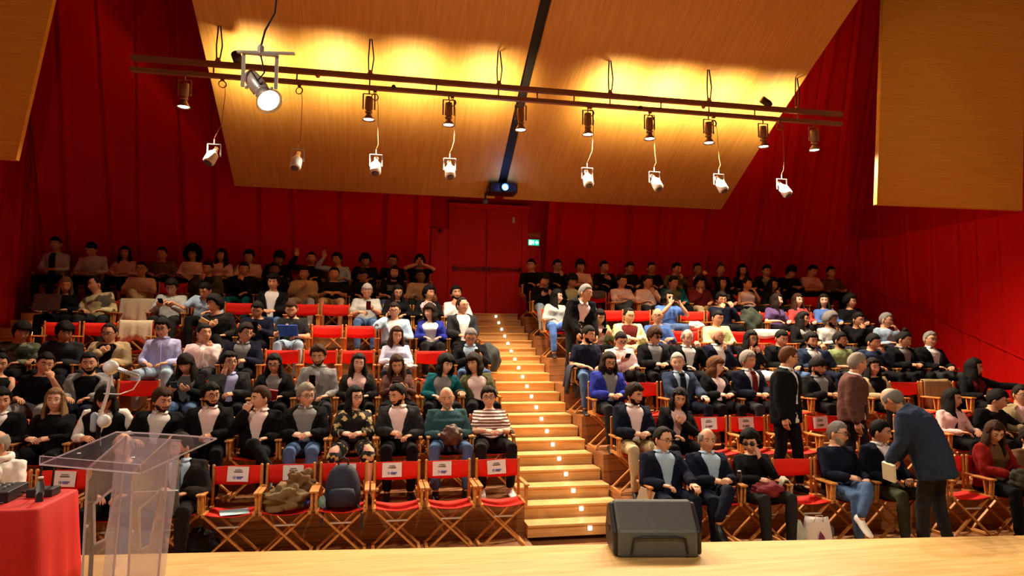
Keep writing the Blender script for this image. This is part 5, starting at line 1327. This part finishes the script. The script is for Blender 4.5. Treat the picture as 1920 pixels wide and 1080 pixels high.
def lump(name, c, r, mat, label, cat, seed=0, squash=(1, 1, 1), rz=0, amp=.25, parts=None, seg=26):
    """a soft crumpled thing (coat, scarf, bag)"""
    rnd = random.Random(seed); ph = [rnd.uniform(0, 6) for _ in range(6)]; mb = MB(); rs = []
    for i in range(seg + 1):
        a = math.pi * min(max(i / seg, .02), .98); ring = []
        for k in range(seg + 6):
            t = 2 * math.pi * k / (seg + 6); n = Vector((math.sin(a) * math.cos(t), math.sin(a) * math.sin(t), -math.cos(a)))
            w_ = 1 + amp * (math.sin(n.x * 5 + ph[0]) * math.sin(n.z * 6 + ph[1]) * .5 + .35 * math.sin(n.y * 9 + ph[2] + n.x * 4) + .22 * math.sin(n.z * 14 + n.x * 9 + ph[3]) + .15 * math.sin(n.x * 21 + n.y * 15 + ph[4]))
            p = Vector((n.x * r * squash[0], n.y * r * squash[1], n.z * r * squash[2])) * w_
            p.z = max(p.z, -r * squash[2] * .8)
            ring.append(p)
        rs.append(ring)
    mb.rings(rs); o = mb.build(name, mat); o.location = c; o.rotation_euler = (0, 0, rz)
    return tag(o, label, cat)
def on_chair(s, dx=0, dy=0, dz=.46):
    i = who(s); return Vector((i['X'] + dx, i['Y'] + dy, i['F'] + dz))
def drape_cloth(name, c, w_, front, back, mat, label, cat, seed=0, top=.845, rz=0):
    """cloth hung over a chair back: down the front and down the rear"""
    rnd = random.Random(seed); ph = [rnd.uniform(0, 6) for _ in range(4)]; nx = 22
    prof = [(-.05, -front), (-.045, -front * .66), (-.04, -front * .33), (-.035, -.02), (-.012, .018), (.02, .018), (.05, -.02), (.062, -back * .4), (.075, -back)]
    rs = []
    for j, (y, z) in enumerate(prof):
        r = []; hang = max(0, -z) * 1.0
        for i in range(nx + 1):
            u = i / nx - .5; wv = math.sin(u * 19 + ph[0]) * .5 + math.sin(u * 33 + ph[1]) * .3
            r.append(Vector((u * w_ * (1 + .15 * hang), y + (.10 * hang) * wv * (-1 if y < 0 else 1) + (-.03 if y < 0 else .03) * hang, z * (1 + .15 * math.sin(u * 7 + ph[2])))))
        rs.append(r)
    cl = [r + [p + Vector((0, 0, 0)) for p in []] for r in rs]
    n = nx + 1; mb = MB(); 
    for r in cl: mb.v.extend([tuple(p) for p in r])
    for j in range(len(cl) - 1):
        for i in range(nx): mb.f.append((j * n + i, j * n + i + 1, (j + 1) * n + i + 1, (j + 1) * n + i)); mb.m.append(0)
    o = mb.build(name, mat); o.location = c; o.rotation_euler = (0, 0, rz)
    s_ = o.modifiers.new('thick', 'SOLIDIFY'); s_.thickness = .014; s_.offset = 0
    return tag(o, label, cat)
def chair_top(s, dx=0): 
    i = who(s); return Vector((i['X'] + dx, i['Y'] + .185, i['F'] + .855))

# front row, left block
p = on_chair('light blue sheet', .02, -.03, .437); o = MB().box((0, 0, 0), (.26, .20, .003)).build('paper_sheet', plain('light_blue_paper', (.42, .66, .70), .6), smooth=False); o.location = p; o.rotation_euler = (.03, 0, .25); tag(o, 'light blue paper sheet on the leftmost front seat', 'paper')
o = lump('coat', on_chair('olive coat', -.02, -.02, .545), .20, plain('olive_brown_cloth', (.17, .11, .045), .9, bump=.3, bscale=40), 'crumpled olive brown coat lying on a front chair', 'coat', 3, (1.05, .8, .6), .4, .5)
o = lump('coat', on_chair('olive coat', .10, .08, .66), .13, plain('brown_corduroy', (.15, .075, .025), .9, bump=.3, bscale=40), 'brown corduroy jacket bunched over the olive coat', 'jacket', 8, (1.1, .6, .9), .7, .5)
bc = on_chair('navy backpack', 0, -.0, .44)
bp = empty('backpack', bc, 0, 'navy blue backpack standing on a front chair', 'backpack'); m_nv = plain('navy_nylon', (.010, .012, .03), .7, bump=.2, bscale=60)
rs = []
for z, w_, d in [(0, .15, .09), (.02, .17, .11), (.12, .175, .12), (.24, .165, .105), (.34, .13, .08), (.39, .08, .05), (.41, .03, .02)]:
    rs.append([Vector((w_ * math.copysign(abs(math.sin(a)) ** .75, math.sin(a)), -d * math.copysign(abs(math.cos(a)) ** .75, math.cos(a)) + .02 + z * .12, z)) for a in [2 * math.pi * k / 24 for k in range(24)]])
MB().rings(rs).build('main_body', m_nv, bp)
rs = []
for z, w_, d in [(.02, .11, .03), (.04, .13, .05), (.14, .13, .055), (.19, .11, .04), (.20, .05, .02)]:
    rs.append([Vector((w_ * math.sin(a), -.095 - d * math.cos(a), z)) for a in [2 * math.pi * k / 18 for k in range(18)]])
MB().rings(rs).build('front_pocket', m_nv, bp)
MB().tube([(-.05, .06, .39), (-.045, .05, .45), (0, .05, .475), (.045, .05, .45), (.05, .06, .39)], .009, 8).build('handle', m_nv, bp)
MB().tube([(-.13, -.04, .03), (-.17, -.16, .0), (-.18, -.24, -.12)], .010, 8, flat=.5).build('strap', m_nv, bp)
MB().tube([(.14, -.04, .03), (.19, -.16, .0), (.20, -.24, -.16)], .010, 8, flat=.5).build('strap', m_nv, bp)
lump('tissue_pack', on_chair('navy backpack', -.19, -.02, .49), .055, plain('mint_plastic', (.35, .70, .62), .3), 'mint green and white pack beside the navy backpack', 'tissue pack', 5, (.8, .5, 1.1))
lump('snack_bag', on_chair('olive coat', .19, .0, .50), .06, plain('blue_yellow_wrap', (.05, .07, .35), .3), 'small blue wrapped package beside the olive coat', 'package', 6, (.9, .7, .7))
lump('bag', atZ(376, 1010, .2) + Vector((0, 0, -.05)), .16, plain('black_cloth', (.012, .012, .014), .8), 'black bag on the floor left of the first front chair', 'bag', 9, (1, .8, .9))

# folder of the suited man, blue folder, red book, laptop, papers
def flat(name, c, dims, rot, mat, label, cat):
    o = MB().box((0, 0, 0), dims).build(name, mat, smooth=False, bevel=.002); o.location = c; o.rotation_euler = rot; return tag(o, label, cat)
def pp(s, dx, dy, dz): i = who(s); return Vector((i['X'] + dx, i['Y'] + dy, i['F'] + dz))
flat('folder', pp('holding a grey folder', -.06, -.40, .62), (.36, .022, .25), (.35, 0, .03), plain('slate_grey_folder', (.06, .08, .095), .4), 'slate grey folder held by the black-suited man', 'folder')
flat('folder', pp('with blue folder', -.01, -.33, .74), (.27, .015, .21), (.75, 0, -.08), plain('bright_blue_folder', (.01, .10, .55), .35), 'bright blue open folder on a bearded man\'s lap', 'folder')
flat('book', pp('with red book', -.02, -.34, .70), (.22, .02, .16), (.7, .15, .1), plain('dark_red_book', (.25, .01, .015), .5), 'dark red book held by the black blazer woman', 'book')
lp = empty('laptop', pp('behind an open laptop', -.02, -.34, .64), 0, 'dark open laptop on the fair-haired woman\'s lap', 'laptop')
m_lt = plain('brown_black_laptop', (.04, .02, .015), .4)
MB().box((0, .0, 0), (.36, .25, .015)).build('keyboard_base', m_lt, lp, smooth=False, bevel=.003); MB().box((0, -.15, .12), (.36, .25, .01), Matrix.Rotation(math.radians(78), 3, 'X')).build('lid', m_lt, lp, smooth=False, bevel=.003)
flat('paper', pp('holding folded paper', .02, -.30, .74), (.20, .02, .16), (.5, .1, .35), plain('peach_paper', (.75, .45, .33), .7), 'folded peach paper held by the white t-shirt man', 'paper')
flat('paper_sheet', pp('facing left', .0, 0, 0) if False else pp('curly-haired man in black sweater facing left', -.16, -.28, .86), (.12, .01, .10), (.9, .5, .4), plain('yellow_paper', (.75, .55, .22), .6), 'yellow paper sheet held by the curly-haired man', 'paper')
flat('book', on_chair('right of the blue folder man', .0, .16, .88), (.24, .03, .08), (0, .05, .05), m_paper, 'white papers standing behind an empty chair back', 'papers') if False else None
o = flat('papers', on_chair('left of the stout grey-haired man', .0, -.05, .46), (.26, .2, .03), (0, 0, .1), m_paper, 'white papers stacked on an empty seat', 'papers')
flat('newspaper', pp('jacket with newspaper', .17, -.34, .70), (.18, .02, .30), (-.5, .3, .25), plain('newsprint', (.55, .46, .36), .8), 'folded newspaper held by the navy-jacketed man', 'newspaper')

# coats over chairs
drape_cloth('coat', chair_top('draped with a cream coat'), .52, .42, .3, plain('cream_cloth', (.55, .48, .33), .9, bump=.2, bscale=40), 'cream coat draped over a chair in the sixth row', 'coat', 2)
drape_cloth('coat', chair_top('behind the lavender shirt man', -.03), .44, .30, .3, plain('sand_cloth', (.46, .38, .25), .9, bump=.2, bscale=40), 'sand beige coat draped behind the lavender shirt man', 'coat', 5)
drape_cloth('scarf', chair_top('draped with white scarf', -.05), .50, .12, .3, plain('white_knit', (.72, .70, .66), .9, bump=.3, bscale=60), 'white cloth spread over red chair backs, right block', 'scarf', 6)
drape_cloth('coat', chair_top('draped with a khaki coat'), .42, .34, .3, plain('khaki_cloth', (.30, .20, .08), .9, bump=.2, bscale=40), 'khaki coat draped over a chair near the red wall', 'coat', 7)
drape_cloth('coat', chair_top('grey coat by folded-arm man'), .42, .12, .25, plain('dark_grey_cloth', (.07, .07, .075), .9), 'dark grey coat over an empty chair, right block', 'coat', 8)
lump('coat', on_chair('holding a dark green coat', 0, .0, .62), .24, plain('dark_green_cloth', (.022, .03, .02), .9, bump=.2, bscale=40), 'dark green coat heaped on a chair, right block', 'coat', 12, (.9, .8, 1.1))
lump('bag', on_chair('right of the blue shirt bald man', 0, .62, .10) if False else on_chair('below the maroon hoodie', -.05, -.02, .56), .15, plain('pale_cloth', (.6, .6, .54), .9), 'pale cloth bag on a chair behind the bald man', 'bag', 13, (1.2, .8, .6))

# cream jacket hanging from the empty front chair, tote bag, bottles
i = who('beside the curly black-haired woman')
drape_cloth('jacket', Vector((i['X'] - .24, i['Y'] - .08, i['F'] + .66)), .20, .34, .20, plain('grey_cream_cloth', (.50, .45, .34), .9, bump=.2, bscale=40), 'grey and cream jacket hanging from an armrest', 'jacket', 15, rz=1.2)
q = atY(1532, 1005, 6.50); tb = empty('tote_bag', (q.x, 6.50, 0.0), -.15, 'white tote bag with purple emblem under the front chairs', 'bag')
m_tote = plain('white_cotton', (.66, .60, .56), .85, bump=.15)
rs = []
for z, w_, d in [(0, .14, .06), (.02, .15, .08), (.15, .145, .075), (.27, .13, .05), (.32, .12, .03)]:
    rs.append([Vector((w_ * math.copysign(abs(math.sin(a)) ** .5, math.sin(a)), -d * math.copysign(abs(math.cos(a)) ** .6, math.cos(a)), z + (.02 * math.sin(a * 2) if z > .3 else 0))) for a in [2 * math.pi * k / 28 for k in range(28)]])
MB().rings(rs).build('sack', m_tote, tb)
MB().add([(-.01, -.094, .21), (.0, -.094, .13), (-.03, -.094, .10), (.01, -.094, .12), (.045, -.094, .10), (.03, -.094, .16), (-.01, -.086, .21), (.0, -.086, .13), (-.03, -.086, .10), (.01, -.086, .12), (.045, -.086, .10), (.03, -.086, .16)], [(0, 2, 3), (0, 3, 4, 5), (6, 9, 8), (6, 11, 10, 9)]).build('emblem', plain('purple_print', (.16, .02, .08), .7), tb, smooth=False)
MB().tube([(-.05, -.05, .30), (-.04, -.07, .36), (.03, -.06, .36), (.05, -.05, .30)], .006, 6, flat=.5).build('handle', m_tote, tb)
lump('bag', (q.x - .20, 6.55, .13), .14, plain('pale_green_plastic', (.38, .42, .36), .5), 'pale green plastic bag left of the white tote', 'bag', 17, (.7, .6, 1.1))
lump('bag', (q.x + .17, 6.62, .13), .13, plain('grey_violet_cloth', (.14, .11, .13), .8), 'dark grey bag right of the white tote', 'bag', 18, (.7, .6, 1.1))
def bottle(loc, label, mat, cat='bottle', h=.24, r=.034):
    t = empty('water_bottle', loc, 0, label, cat); MB().lathe([(.001, 0), (r, 0), (r, h * .68), (r * .85, h * .78), (.014, h * .9), (.014, h * .94)], 18).build('body', mat, t)
    MB().lathe([(.001, h * .93), (.017, h * .93), (.017, h), (.001, h)], 14).build('cap', plain('white_cap', (.7, .7, .68), .4), t); return t
i2 = who('dark-haired woman in black suit gesturing'); bottle((i2['X'] + .30, i2['Y'] - .05, i2['F'] + .001), 'grey steel bottle standing behind the two navy suits', plain('grey_steel', (.3, .3, .29), .35, .5), h=.62 if False else .26)
bottle(pp('bald man in navy suit with crossed legs', .12, -.36, .70), 'small clear glass held by the bald navy suit man', glass('clear_glass'), 'glass', .12, .025)
i3 = who('by the stairs')
MBp = flat('paper_sign', Vector((i3['X'] - .27, i3['Y'] - .10, i3['F'] + .53)), (.012, .16, .16), (.3, .1, .9), plain('ivory_paper', (.62, .55, .42), .7), 'crumpled name paper hanging left of the navy suit man', 'paper')

# stooping man's notebook, right edge paper and dark bag
bx = Vector(bend['root'].location); Rz = Matrix.Rotation(bend['root'].rotation_euler.z, 3, 'Z'); Wb = bx + Rz @ bend['arms'][1][2]
flat('notebook', Wb + Vector((-.02, -.02, -.10)), (.035, .13, .19), (.2, -.3, .2), plain('ivory_notebook', (.72, .70, .52), .6), 'ivory notebook in the stooping man\'s hand', 'notebook')
flat('paper', on_chair('right of the stooping standing man', -.05, .10, .74), (.16, .01, .13), (-.1, .1, -.05), m_paper, 'white and blue paper on the chair beside the stooping man', 'paper')
i4 = who('curly brown-haired woman in dark red jacket'); lump('handbag', Vector((i4['X'], i4['Y'] - .30, i4['F'] + .64)), .15, plain('dark_olive_fur', (.035, .035, .02), .95, bump=.6, bscale=90), 'dark olive bag on the red-jacketed woman\'s lap', 'bag', 20, (1, .8, .8))
lump('jacket', pp('curly black-haired woman in black, hand at cheek', -.03, -.24, .60), .15, plain('maroon_cloth', (.16, .008, .015), .8), 'maroon cloth on the curly black-haired woman\'s lap', 'cloth', 21, (1.1, .8, .6))
lump('bag', pp('bald grey-bearded man in dark teal sweater', .01, -.30, .66), .13, plain('brown_leather', (.07, .03, .015), .6), 'brown bag held on the teal sweater man\'s lap', 'bag', 22, (.9, .8, .9))
# backpack on the stair edge, bags by the aisle
q = who('man in dark suit and glasses beside the backpack')
lump('backpack', Vector((AX0 + .14, q['Y'] + .1, ST_Z + ST_R * (int((q['Y'] + .1 - ST_Y) / ST_T) + 1) + .22)), .24, plain('black_backpack', (.015, .02, .022), .7), 'black backpack standing on the aisle steps by the suit', 'backpack', 23, (.75, .7, 1.05), amp=.15)
i5 = who('bearded man in black t-shirt nearest the aisle'); drape_cloth('jacket', Vector((i5['X'] - .24, i5['Y'] - .02, i5['F'] + .66)), .34, .40, .35, plain('dark_navy_denim', (.012, .016, .04), .8), 'dark navy jacket hanging over the aisle armrest', 'jacket', 24, rz=1.5)
i6 = who('woman in brown and white striped t-shirt'); drape_cloth('coat', Vector((i6['X'] + .25, i6['Y'] + .06, i6['F'] + .66)), .30, .40, .46, plain('brown_tweed', (.10, .07, .05), .9), 'brown tweed coat over the striped woman\'s armrest', 'coat', 25, rz=1.4)
i7 = who('brown-haired woman in wide lavender blouse'); lump('handbag', Vector((i7['X'] + .05, i7['Y'] - .30, i7['F'] + .62)), .15, plain('white_grey_leather', (.42, .42, .38), .5), 'white handbag on the lavender blouse woman\'s lap', 'bag', 26, (1.4, .7, .5))

# ---------------------------------------------------------------- monitor speaker on the stage
def hexa(name, mat, parent, P, bevel=.02):
    return MB().add(P, [(0, 1, 2, 3), (7, 6, 5, 4), (0, 4, 5, 1), (1, 5, 6, 2), (2, 6, 7, 3), (3, 7, 4, 0)]).build(name, mat, parent, smooth=False, bevel=bevel)
c = atZ(1242, 1046, .36); sp = empty('stage_monitor', (c.x, c.y + .20, .36), -.17, 'grey-black wedge stage monitor speaker on the stage edge', 'speaker')
m_sp = plain('grey_black_speaker', (.10, .115, .11), .45, bump=.15, bscale=25); m_spd = plain('black_speaker_plastic', (.02, .02, .022), .45)
W2 = .33
sec = [(-.20, 0), (.20, 0), (.24, .16), (.14, .38), (.02, .42), (-.20, .20)]
mb = MB(); mb.rings([[(x, y, z) for y, z in sec] for x in (-W2, W2)]); mb.build('cabinet', m_sp, sp, smooth=False, bevel=.025)
mb = MB(); mb.rings([[(x, y * .92, z * .92 + .015) for y, z in sec] for x in (-W2 - .035, -W2 + .01)]); mb.build('side_panel', m_spd, sp, smooth=False, bevel=.02)
mb = MB(); mb.rings([[(x, y * .92, z * .92 + .015) for y, z in sec] for x in (W2 - .01, W2 + .035)]); mb.build('side_panel', m_spd, sp, smooth=False, bevel=.02)
mb = MB(); mb.tube([(-.22, -.215, .04), (-.20, -.21, .15), (-.12, -.212, .165), (.14, -.212, .165), (.22, -.21, .15), (.24, -.215, .04)], .010, 8); mb.build('recess_rim', m_spd, sp)
MB().box((-W2 - .036, .02, .20), (.01, .12, .05)).build('handle', plain('handle_black', (.004, .004, .004), .5), sp, smooth=False, bevel=.01)

# ---------------------------------------------------------------- clear lectern
ZT = 1.33
l0 = atZ(77, 868, ZT); l1 = atZ(266, 885, ZT); ux = (l1 - l0).normalized(); wid = (l1 - l0).length; uy = Vector((-ux.y, ux.x, 0))
lc = (l0 + l1) / 2; print('lectern', l0, l1, wid)
le = empty('lectern', (lc.x, lc.y, .36), math.atan2(ux.y, ux.x), 'clear acrylic lectern with slanted reading top at the left', 'lectern')
def thin_clear(name, haze, gl):
    m = bpy.data.materials.new(name); m.use_nodes = True; nt = m.node_tree; nt.nodes.clear()
    out = nt.nodes.new('ShaderNodeOutputMaterial'); tr_ = nt.nodes.new('ShaderNodeBsdfTransparent'); tr_.inputs[0].default_value = (.96, .95, .97, 1)
    df = nt.nodes.new('ShaderNodeBsdfDiffuse'); df.inputs[0].default_value = (.85, .78, .82, 1); g_ = nt.nodes.new('ShaderNodeBsdfGlossy'); g_.inputs['Roughness'].default_value = .06
    a_ = nt.nodes.new('ShaderNodeMixShader'); a_.inputs[0].default_value = haze; b_ = nt.nodes.new('ShaderNodeMixShader'); b_.inputs[0].default_value = gl
    nt.links.new(tr_.outputs[0], a_.inputs[1]); nt.links.new(df.outputs[0], a_.inputs[2]); nt.links.new(a_.outputs[0], b_.inputs[1]); nt.links.new(g_.outputs[0], b_.inputs[2]); nt.links.new(b_.outputs[0], out.inputs[0])
    return m
m_ac = thin_clear('clear_acrylic', .03, .05); m_fin = thin_clear('clear_acrylic_panel', .16, .04); m_bk = thin_clear('clear_acrylic_back', .24, .03)
m_edge = plain('lit_acrylic_edge', (.92, .84, .90), .2, spec=.8); m_edge.node_tree.nodes['Principled BSDF'].inputs['Transmission Weight'].default_value = .35  # whitish pink colour stands in for stage light caught in the edges
ht = ZT - .36; hw = wid / 2
inv = le.matrix_basis.inverted()
Minv = Matrix.Rotation(-math.atan2(ux.y, ux.x), 4, 'Z') @ Matrix.Translation(-Vector(le.location))
bl = Minv @ atZ(186, 824, ZT + .17); br = Minv @ atZ(362, 833, ZT + .17); print('top back', bl, br)
D = (bl.y + br.y) / 2; D = min(max(D, .30), .6); r0 = .17
sk = max(-.1, min(.25, (bl.x + br.x) / 2))
def arc(u): return .035 * (1 - (2 * u - 1) ** 2)
n = 12; rs = []
for j in range(n + 1):
    u = j / n; x0 = -hw + wid * u; x1 = x0 * (1.0) + sk
    rs.append([(x0, 0, ht), (x1, D + arc(u), ht + r0), (x1, D + arc(u), ht + r0 - .010), (x0, .0, ht - .010)])
MB().rings(rs).build('reading_top', m_ac, le, smooth=False)
MB().box((0, -.004, ht + .018), (wid, .008, .050)).build('front_lip', m_ac, le, smooth=False)
eg = MB(); th = .008
eg.bar((-hw, -.009, ht + .043), (hw, -.009, ht + .043), .004, .004); eg.bar((-hw, -.009, ht - .008), (hw, -.009, ht - .008), .005, .008)
eg.bar((-hw, 0, ht - .006), (-hw + sk, D, ht + r0 - .006), th, .008); eg.bar((hw, 0, ht - .006), (hw + sk, D, ht + r0 - .006), th, .008)
for j in range(n):
    u, v = j / n, (j + 1) / n; eg.bar((-hw + wid * u + sk, D + arc(u), ht + r0 - .005), (-hw + wid * v + sk, D + arc(v), ht + r0 - .005), .006, .008)
eg.bar((-hw, -.009, ht + .043), (-hw, -.009, ht - .008), .004, .004); eg.bar((hw, -.009, ht + .043), (hw, -.009, ht - .008), .004, .004)
eg.build('lit_edges', m_edge, le, smooth=False)
# two side fins with a cut-out window each, and a back panel
for s_ in (-1, 1):
    xf = (-.14 if s_ < 0 else .30) * wid; out = [(.02, 0), (D * .72, 0), (D * .9, ht + r0 * .88), (.015, ht - .012)]
    win = [(.09, ht - .47), (.16, ht - .46), (.22, ht - .15), (.07, ht - .23)]
    P = [Vector((xf + sk * .3, y, z)) for y, z in out]; Wn = [Vector((xf + sk * .3, y, z)) for y, z in win]; t_ = Vector((.012, 0, 0))
    mb = MB(); vs = P + Wn; vs = vs + [q + t_ for q in vs]
    order = [(0, 1, 5, 4), (1, 2, 6, 5), (2, 3, 7, 6), (3, 0, 4, 7)]
    fs = [f for f in order] + [tuple(8 + k for k in f[::-1]) for f in order] + [(a_, (a_ + 1) % 4, 8 + (a_ + 1) % 4, 8 + a_) for a_ in range(4)] + [(4 + (a_ + 1) % 4, 4 + a_, 12 + a_, 12 + (a_ + 1) % 4) for a_ in range(4)]
    mb.add(vs, fs); fin = mb.build('side_fin', m_fin, le, smooth=False)
    e2 = MB()
    for a_ in range(4): e2.bar(Wn[a_] + t_ * .5, Wn[(a_ + 1) % 4] + t_ * .5, .013, .006, (1, 0, 0))
    for a_, b_ in ((1, 2), (3, 0), (2, 3)): e2.bar(P[a_] + t_ * .5, P[b_] + t_ * .5, .013, .005, (1, 0, 0))
    e2.build('fin_edge', m_edge, fin, smooth=False)
    for z_ in (.25, .62): MB().lathe([(.001, 0), (.010, 0), (.010, .012), (.001, .012)], 12, Matrix.Translation((xf + sk * .3 - .004, .03, z_)) @ Matrix.Rotation(math.pi / 2, 4, 'Y')).build('bolt', m_chr, fin)
MB().add([(-wid * .28 + sk * .4, D * .74, .0), (wid * .30 + sk * .4, D * .74, .0), (wid * .34 + sk * .5, D * .92, ht + r0 * .86), (-wid * .30 + sk * .5, D * .92, ht + r0 * .86)] + [(-wid * .28 + sk * .4, D * .74 + .01, .0), (wid * .30 + sk * .4, D * .74 + .01, .0), (wid * .34 + sk * .5, D * .92 + .01, ht + r0 * .86), (-wid * .30 + sk * .5, D * .92 + .01, ht + r0 * .86)], [(0, 1, 2, 3), (7, 6, 5, 4), (0, 4, 5, 1), (1, 5, 6, 2), (2, 6, 7, 3), (3, 7, 4, 0)]).build('back_panel', m_bk, le, smooth=False)
MB().box((sk * .3, D * .4, .006), (wid * .9, D * 1.1, .012)).build('foot_plate', m_ac, le, smooth=False)
for s_ in (-1, 1): MB().lathe([(.001, 0), (.011, 0), (.011, .006), (.001, .006)], 12, Matrix.Translation((s_ * wid * .27, .10, ht + .052))).build('screw', m_chr, le)

# ---------------------------------------------------------------- table with red cloth and gear, at the left edge
TZ = 1.02
t0 = atZ(150, 948, TZ); t1 = atZ(-60, 962, TZ); print('table', t0, t1)
tx1 = t0.x - .22; ty0 = t0.y - .1
tbx = empty('table', (tx1 - .65, ty0 + .35, .36), 0, 'folding table under a red cloth left of the lectern', 'table')
MB().box((0, 0, TZ - .36 - .02), (1.24, .62, .025)).build('tabletop', plain('grey_top', (.2, .2, .2), .6), tbx, smooth=False)
for a_ in (-1, 1):
    for b_ in (-1, 1): MB().tube([(a_ * .55, b_ * .25, .02), (a_ * .55, b_ * .25, TZ - .36 - .03)], .015, 8).build('leg', m_spd, tbx)
rs = []; nn_ = 72
for z_, ex_ in [(TZ, -.02), (TZ, .0), (TZ - .012, .008), (TZ - .25, .02), (TZ - .5, .035), (.40, .045)]:
    ring = []
    for k in range(nn_):
        a = 2 * math.pi * k / nn_; wv = math.sin(a * 17) * .022 * (TZ - z_) / .6
        cx_, cy2 = math.cos(a), math.sin(a); m_ = max(abs(cx_) / .64, abs(cy2) / .33)
        px_, py_ = cx_ / m_, cy2 / m_; q_ = (1 + (ex_ + wv) / math.hypot(px_, py_))
        ring.append((px_ * q_, py_ * q_, z_))
    rs.append(ring)
o = MB().rings(rs).build('tablecloth', plain('red_tablecloth', (.55, .012, .008), .7)); o.location = (tx1 - .65, ty0 + .35, 0); tag(o, 'red cloth hanging over the table at the left edge', 'tablecloth')
tc = Vector((tx1 - .65, ty0 + .35, TZ))
mx = empty('mixer', tc + Vector((.12, .05, .003)), .1, 'black mixing desk with knobs on the red table', 'mixer')
MB().box((0, 0, .035), (.5, .36, .07)).build('case', m_spd, mx, smooth=False, bevel=.006)
kb = plain('grey_knob', (.35, .36, .34), .4)
for a_ in range(8):
    for b_ in range(3): MB().lathe([(.009, 0), (.008, .018), (.001, .019)], 10, Matrix.Translation((-.2 + a_ * .055, -.06 + b_ * .07, .07))).build('knob', kb, mx)
for k, (pts, lab) in enumerate([([(-.5, -.2, .01), (-.3, -.28, .04), (-.1, -.25, .03), (.2, -.3, .02), (.4, -.2, .02)], 'front'), ([(-.55, .0, .02), (-.4, .1, .09), (-.2, .2, .05), (.1, .28, .03), (.45, .1, .02)], 'rear'), ([(-.6, -.1, .03), (-.35, -.05, .12), (-.3, .1, .03), (-.5, .2, .04)], 'looped')]):
    o = MB().tube(pts, .007, 8).build('cable', m_cab); o.location = tc; tag(o, '%s black cable lying on the red table' % lab, 'cable')
lump('cable_pile', tc + Vector((-.33, .0, .07)), .13, plain('black_cable_heap', (.012, .012, .012), .6), 'heap of black cables at the far left table end', 'cable heap', 30, (1.1, .8, .6), amp=.5)
rc = empty('wireless_receiver', tc + Vector((.50, .12, .003)), 0, 'small black receiver with two upright antennas on the table', 'receiver')
MB().box((0, 0, .025), (.16, .14, .05)).build('case', m_spd, rc, smooth=False, bevel=.004)
for a_ in (-.05, .03): MB().tube([(a_, .05, .04), (a_ + .01, .05, .26)], .008, 8).build('antenna', plain('dark_antenna', (.02, .02, .025), .4), rc)
bottle(tc + Vector((.56, -.08, .0)), 'small clear bottle at the table corner by the lectern', glass('bottle_plastic', (.8, .95, 1)), h=.16, r=.025)

# ---------------------------------------------------------------- microphones with white ball heads behind the lectern
m_ball = plain('white_ball', (.72, .70, .68), .35)
b0 = atY(208, 689, 4.9); b1 = atY(186, 787, 4.9)
ms = empty('microphone_stand', (b1.x, 4.9, .36), 0, 'microphone stand with two white ball heads behind the lectern', 'microphone stand')
O = Vector(ms.location)
MB().tube([(0, 0, .02), (0, 0, b1.z - .36)], .014, 10).build('pole', plain('black_metal', (.02, .02, .022), .3, .6), ms)
MB().lathe([(.001, 0), (.14, 0), (.14, .012), (.02, .03), (.001, .03)], 24).build('base', m_spd, ms)
MB().ball(b0 - O, .047, 14).build('ball_head', m_ball, ms); MB().ball(b1 - O + Vector((.03, 0, -.01)), .042, 14).build('ball_head', m_ball, ms)
MB().tube([b1 - O, (b1 - O).lerp(b0 - O, .5) + Vector((.015, 0, 0)), b0 - O + Vector((.0, 0, -.04))], .011, 8).build('gooseneck', m_chr, ms)
MB().tube([b0 - O + Vector((.04, 0, -.01)), atY(257, 705, 4.9) - O], .014, 8).build('arm_tube', plain('brushed_tube', (.5, .5, .48), .25, .6), ms)
cbp = [atY(262, 712, 4.9) - O, atY(250, 730, 4.9) - O, atY(225, 739, 4.9) - O, atY(195, 738, 4.9) - O]
MB().tube(cbp, .004, 6).build('lead', m_chr, ms)
MB().tube([b1 - O + Vector((-.03, 0, .03)), b1 - O + Vector((-.03, 0, -.06))], .022, 10).build('clamp', plain('blue_grey_clamp', (.3, .35, .4), .4), ms)
